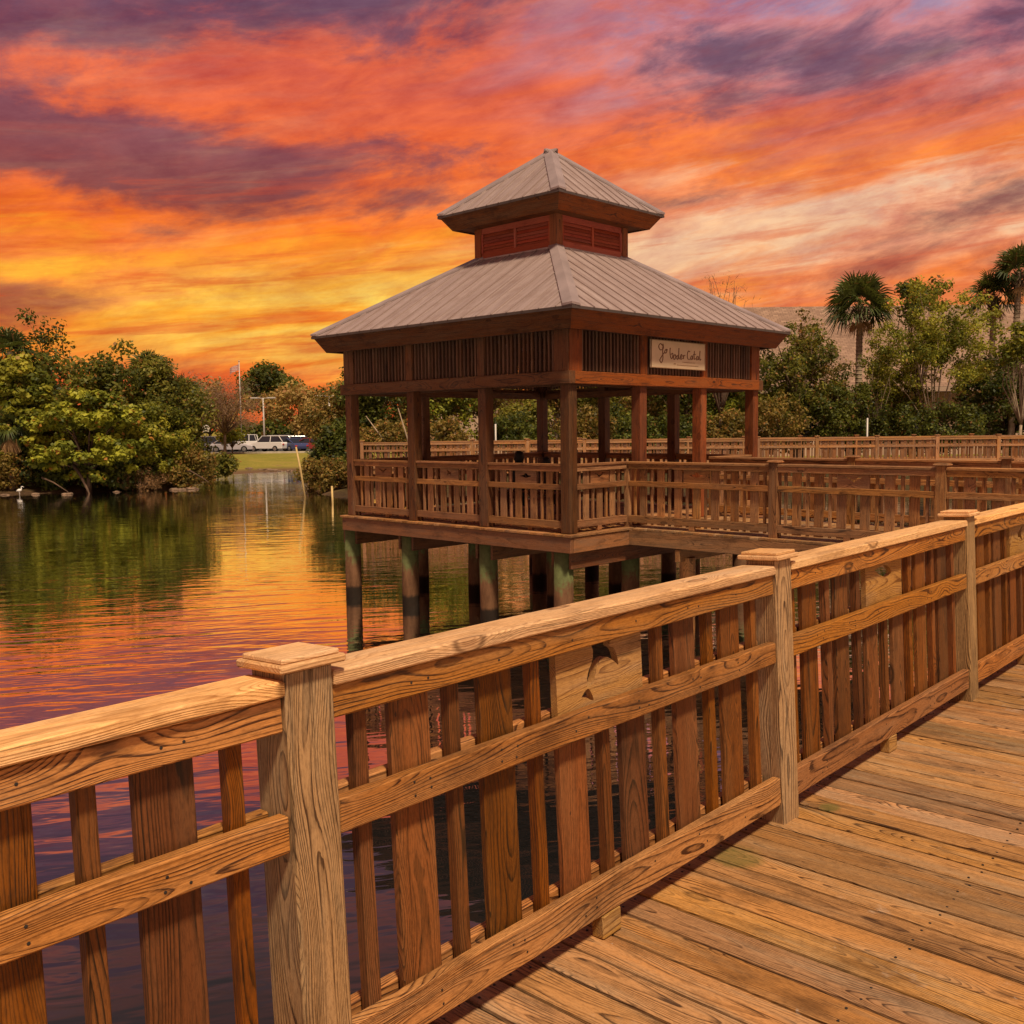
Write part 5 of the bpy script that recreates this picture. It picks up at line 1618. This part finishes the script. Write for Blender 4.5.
tree('shrub', 'dark bushy shrub at the foot of the single palm behind the far fence', 848, 52, 380, 44, L_DARK, ncl=130, per=80, leaf=0.16, cr=0.42, ybot=458, bottom=-0.98, spread=0.9, jitter=0.3, shade=(0.1, 1.0), r0=0.08)
tree('tree', 'rounded yellow-green tree right of the single palm, in front of the big roof', 894, 55, 358, 38, L_YEL, M_BARK, ncl=130, per=70, leaf=0.16, cr=0.45, ybot=456, bottom=-0.98, spread=0.9, jitter=0.3, shade=(0.1, 0.85), shell=0.7, r0=0.10, count=26)
tree('tree', 'feathery bright green tree with pale slanting stems at the right', 938, 52, 276, 68, L_LIGHT, M_BARKP, ncl=210, per=95, leaf=0.15, cr=0.50, ybot=418, shade=(0.0, 0.8), shell=0.9, r0=0.10, count=16, trunk_h=0.25, spread=0.85)
tree('tree', 'loose dark-leaved tree top behind the feathery bright green tree', 922, 60, 270, 30, L_DARK, M_BARK, ncl=34, per=40, leaf=0.28, cr=0.55, ybot=330, shade=(0.1, 0.7), shell=0.9, r0=0.10, count=30)
tree('tree', 'dark green dense tree at the right edge of the photo behind the fence', 1008, 55, 346, 52, L_DARK, M_BARK, ncl=180, per=100, leaf=0.18, cr=0.55, ybot=458, bottom=-0.98, spread=0.85, shade=(0.0, 0.7), r0=0.14, count=30)
tree('tree', 'light green leafy tree at the right edge of the photo below the double palm', 1024, 50, 316, 30, L_LIGHT, M_BARKP, ncl=50, per=60, leaf=0.2, cr=0.5, ybot=376, shade=(0.0, 0.6), shell=0.8, r0=0.09, count=24)
tree('shrub', 'low dark bush behind the fence below the feathery tree', 930, 51, 398, 58, L_DARK, ncl=140, per=80, leaf=0.16, cr=0.42, ybot=458, bottom=-0.98, spread=0.9, jitter=0.3, shade=(0.1, 0.8), r0=0.06)
tree('tree', 'sparse young olive tree between the large olive tree and the single palm', 832, 53, 346, 22, L_OLIVE, M_BARKP, ncl=60, per=45, leaf=0.15, cr=0.4, ybot=440, shade=(0.1, 0.9), shell=0.95, r0=0.06, count=24, spread=0.9, jitter=0.3)
tree('tree', 'sparse yellow-green sapling just right of the single palm trunk', 878, 52, 336, 20, L_LIGHT, M_BARKP, ncl=60, per=45, leaf=0.14, cr=0.4, ybot=430, shade=(0.0, 0.8), shell=0.95, r0=0.06, count=24, spread=0.9, jitter=0.3)
tree('shrub', 'low olive bush behind the fence right of the pavilion', 772, 51, 392, 40, L_OLIVE, ncl=100, per=70, leaf=0.15, cr=0.42, ybot=458, bottom=-0.98, spread=0.9, jitter=0.3, shade=(0.1, 0.9), r0=0.06)
palm('single palm with a round crown and bare trunk in front of the big roof', 860, 56, 305, 284, 34, 0.19, 44)
palm('taller palm of the pair at the right edge of the photo', 1019, 54, 272, 250, 30, 0.17, 36, 0.02)
palm('shorter palm of the pair at the right edge, with a pale straight trunk', 994, 55, 296, 270, 27, 0.16, 32, 0.01)
# leaning pale stems seen between the columns
for lb, (xa, ya, xb, yb) in {'pale dead stem leaning left behind the far fence at the left': (388, 446, 366, 416), 'pale dead stem leaning right behind the far fence near the second column': (408, 440, 398, 408)}.items():
    p0, p1 = px2(xa, 49, ya), px2(xb, 49, yb)
    tag(MB().tube([(p0[0] + 0.1, 49, ground_z(p0[0], 49) - 0.2), (p0[0], 49, p0[1]), (p1[0], 49, p1[1])], [0.06, 0.05, 0.02], 7).build('fallen_branch', M_BARKP, None, True), lb, 'branch')

# ------------------------------------------------------------------ building behind the palms
bl = thing('building', 'long low building with a tall brown shingle roof and cream walls behind the palms', 'building')
m, T = new_mat('roof_shingles')
g = attr(T, 'gc').outputs['Vector']
br = T.n('ShaderNodeTexBrick', {'Vector': g, 'Scale': 1.0, 'Mortar Size': 0.012, 'Brick Width': 0.45, 'Row Height': 0.22,
         'Color1': (0.34, 0.215, 0.15, 1), 'Color2': (0.22, 0.135, 0.095, 1), 'Mortar': (0.09, 0.055, 0.038, 1)})
nn = T.noise(g, 0.6, 5.0, 0.65)
finish(T, T.mix(T.m('MULTIPLY', T.step(nn, 0.4, 0.7), 0.5), br.outputs[0], (0.17, 0.105, 0.075)), 0.9, spec=0.15)
M_SHING = m
M_STUC = simple('cream_stucco', (0.50, 0.34, 0.24), 0.85, 0.12, 1.0)
M_WIN = simple('building_glass', (0.03, 0.03, 0.03), 0.15, 0.2, 1.0)
M_SOFF = simple('building_fascia', (0.40, 0.28, 0.20), 0.8, 0.15, 1.0)
BX0, BX1 = px2(420, 74)[0], 64.0
BY, RUN = 72.0, 9.0
EZ, RZ = 4.3, px2(860, BY + RUN, 306)[1]
BG = -0.65
bx = BX1 - BX0
MB().box(((BX0 + BX1) / 2, BY + 9, (EZ + BG) / 2 - 0.2), (bx, 17.0, EZ - BG - 0.3), ch=0.02).build('wall', M_STUC, bl)
hx0 = px2(690, BY + RUN)[0]
sl_len = math.hypot(RUN, RZ - EZ)
b = MB()
ex = 0.8
A4 = [(hx0 - 9, BY - ex, EZ), (BX1 + 1, BY - ex, EZ), (BX1 - 8, BY + RUN, RZ), (hx0, BY + RUN, RZ)]
b.add(A4 + [(p[0], p[1], p[2] - 0.25) for p in A4], [(0, 1, 2, 3), (7, 6, 5, 4), (0, 4, 5, 1), (1, 5, 6, 2), (2, 6, 7, 3), (3, 7, 4, 0)],
      np.array([(hx0 - 9, 0, 0), (BX1 + 1, 0, 0), (BX1 - 8, sl_len, 0), (hx0, sl_len, 0)] * 2))
B4 = [(hx0 - 9, BY + 2 * RUN + ex, EZ), (BX1 + 1, BY + 2 * RUN + ex, EZ), (BX1 - 8, BY + RUN + 0.02, RZ), (hx0, BY + RUN + 0.02, RZ)]
b.add(B4 + [(p[0], p[1], p[2] - 0.25) for p in B4], [(3, 2, 1, 0), (4, 5, 6, 7), (0, 1, 5, 4), (1, 2, 6, 5), (2, 3, 7, 6), (3, 0, 4, 7)],
      np.array([(hx0 - 9, 0, 0), (BX1 + 1, 0, 0), (BX1 - 8, sl_len, 0), (hx0, sl_len, 0)] * 2))
for (p, q, r_, s_) in (((hx0 - 9, BY - ex, EZ), (hx0 - 9, BY + 2 * RUN + ex, EZ), (hx0, BY + RUN, RZ), 0), ((BX1 + 1, BY - ex, EZ), (BX1 + 1, BY + 2 * RUN + ex, EZ), (BX1 - 8, BY + RUN, RZ), 1)):
    tri = [p, q, r_]
    b.add(tri + [(w[0], w[1], w[2] - 0.25) for w in tri], [(0, 2, 1) if s_ == 0 else (0, 1, 2), (3, 4, 5) if s_ == 0 else (5, 4, 3), (0, 1, 4, 3), (1, 2, 5, 4), (2, 0, 3, 5)],
          np.array([(p[1], 0, 0), (q[1], 0, 0), (r_[1], sl_len, 0)] * 2))
b.build('roof', M_SHING, bl)
MB().box((BX0 + (hx0 - 9 - BX0) / 2, BY + 9, EZ - 0.1), (hx0 - 9 - BX0 - 0.1, 18.2, 0.4), ch=0.03).build('flat_roof', M_SOFF, bl)
MB().box(((hx0 - 9 + BX1 + 1) / 2, BY - ex + 0.02, EZ - 0.2), (BX1 + 10 - hx0, 0.06, 0.34), ch=0.01).build('eave_board', M_SOFF, bl)
k = BX0 + 2.0
while k < BX1 - 2:
    w = MB().box((k, BY + 0.48, 1.25), (1.5, 0.08, 1.7), ch=0.01).build('window', M_WIN, bl)
    f_ = MB()
    for s in (-1, 1):
        f_.box((k + s * 0.78, BY + 0.46, 1.25), (0.09, 0.10, 1.9), grain=2)
        f_.box((k, BY + 0.46, 1.25 + s * 0.9), (1.46, 0.10, 0.09))
    f_.build('frame', M_SOFF, w)
    k += 4.4
# utility post by the single palm, white post left
for (pxx, yt, lb) in ((867.5, 418, 'thin pale post beside the trunk of the single palm'), (495.5, 424, 'white post behind the far fence seen through the pavilion')):
    xx, zz_ = px2(pxx, 48, yt)
    g0 = ground_z(xx, 48)
    tag(MB().tube([(xx, 48, g0 - 0.2), (xx, 48, zz_)], 0.045, 8).build('post', M_STEEL, None, True), lb, 'post')

# ------------------------------------------------------------------ far boardwalk with its two fences
FA, FB = np.array([px2(361, 43.2)[0], 43.2]), np.array([24.5, 40.2])
fd = (FB - FA) / np.linalg.norm(FB - FA)
fl_ = float(np.linalg.norm(FB - FA))
fa = math.atan2(fd[1], fd[0])
def far_fence(label, off, start):
    r = thing('fence', label, 'fence')
    n_ = np.array([-fd[1], fd[0]])
    r.matrix_world = Matrix.Translation((FA[0] + n_[0] * off, FA[1] + n_[1] * off, 0.0)) @ Matrix.Rotation(fa, 4, 'Z')
    x = start
    while x < fl_:
        MB().box((x, 0, 0.46), (0.14, 0.14, 1.40), grain=2).build('post', M_FAR, r)
        MB().box((x, 0, 1.172), (0.20, 0.20, 0.03), ch=0.01).build('post_cap', M_FAR, r)
        x1 = x + 2.44
        if x1 < fl_ + 1.5:
            xc, L = (x + x1) / 2, 2.44 - 0.145
            b = MB()
            b.box((xc, 0, 1.085), (L, 0.14, 0.038), grain=0)
            b.box((xc, -0.04, 1.02), (L, 0.036, 0.085), grain=0)
            b.box((xc, -0.04, 0.73), (L, 0.036, 0.088), grain=0)
            b.box((xc, -0.04, 0.14), (L, 0.036, 0.11), grain=0)
            b.build('rails', M_FAR, r)
            b = MB()
            for k in range(6):
                b.box((xc + (k - 2.5) * 0.343 + rng.uniform(-0.01, 0.01), 0, 0.55), (0.14, 0.024, 1.0), grain=2, ch=0.002)
            for k in range(7):
                b.box((xc + (k - 3) * 0.343 + rng.uniform(-0.01, 0.01), 0, 0.55), (0.045, 0.036, 1.0), grain=2, ch=0.002)
            b.build('picket_panel', M_FARP, r)
        x += 2.44
    return r
far_fence('long picket fence on the near edge of the far boardwalk across the pond', 0.0, 0.12)
far_fence('long picket fence on the rear edge of the far boardwalk, behind the near fence', 2.3, 2.3)
RF = np.array(Matrix.Rotation(fa, 3, 'Z'))
b = MB()
n_ = np.array([-fd[1], fd[0]])
x = 0.0
while x < fl_ + 1:
    c = FA + fd * x + n_ * 1.15
    b.box((c[0], c[1], -0.02), (0.1395, 2.6, 0.038), RF, grain=1)
    x += 0.145
tag(b.build('far_boardwalk_deck', M_FAR), kind='structure')
b = MB()
for off in (-0.05, 2.35):
    c = FA + fd * fl_ / 2 + n_ * off
    b.box((c[0], c[1], -0.17), (fl_ + 1, 0.06, 0.25), RF, grain=0)
for k in range(15):
    for off in (0.0, 2.3):
        c = FA + fd * (0.9 + k * 2.44) + n_ * off
        b.tube([(c[0], c[1], -3.0), (c[0], c[1], -0.3)], 0.12, 8)
tag(b.build('far_boardwalk_piles', M_WALK), kind='structure')
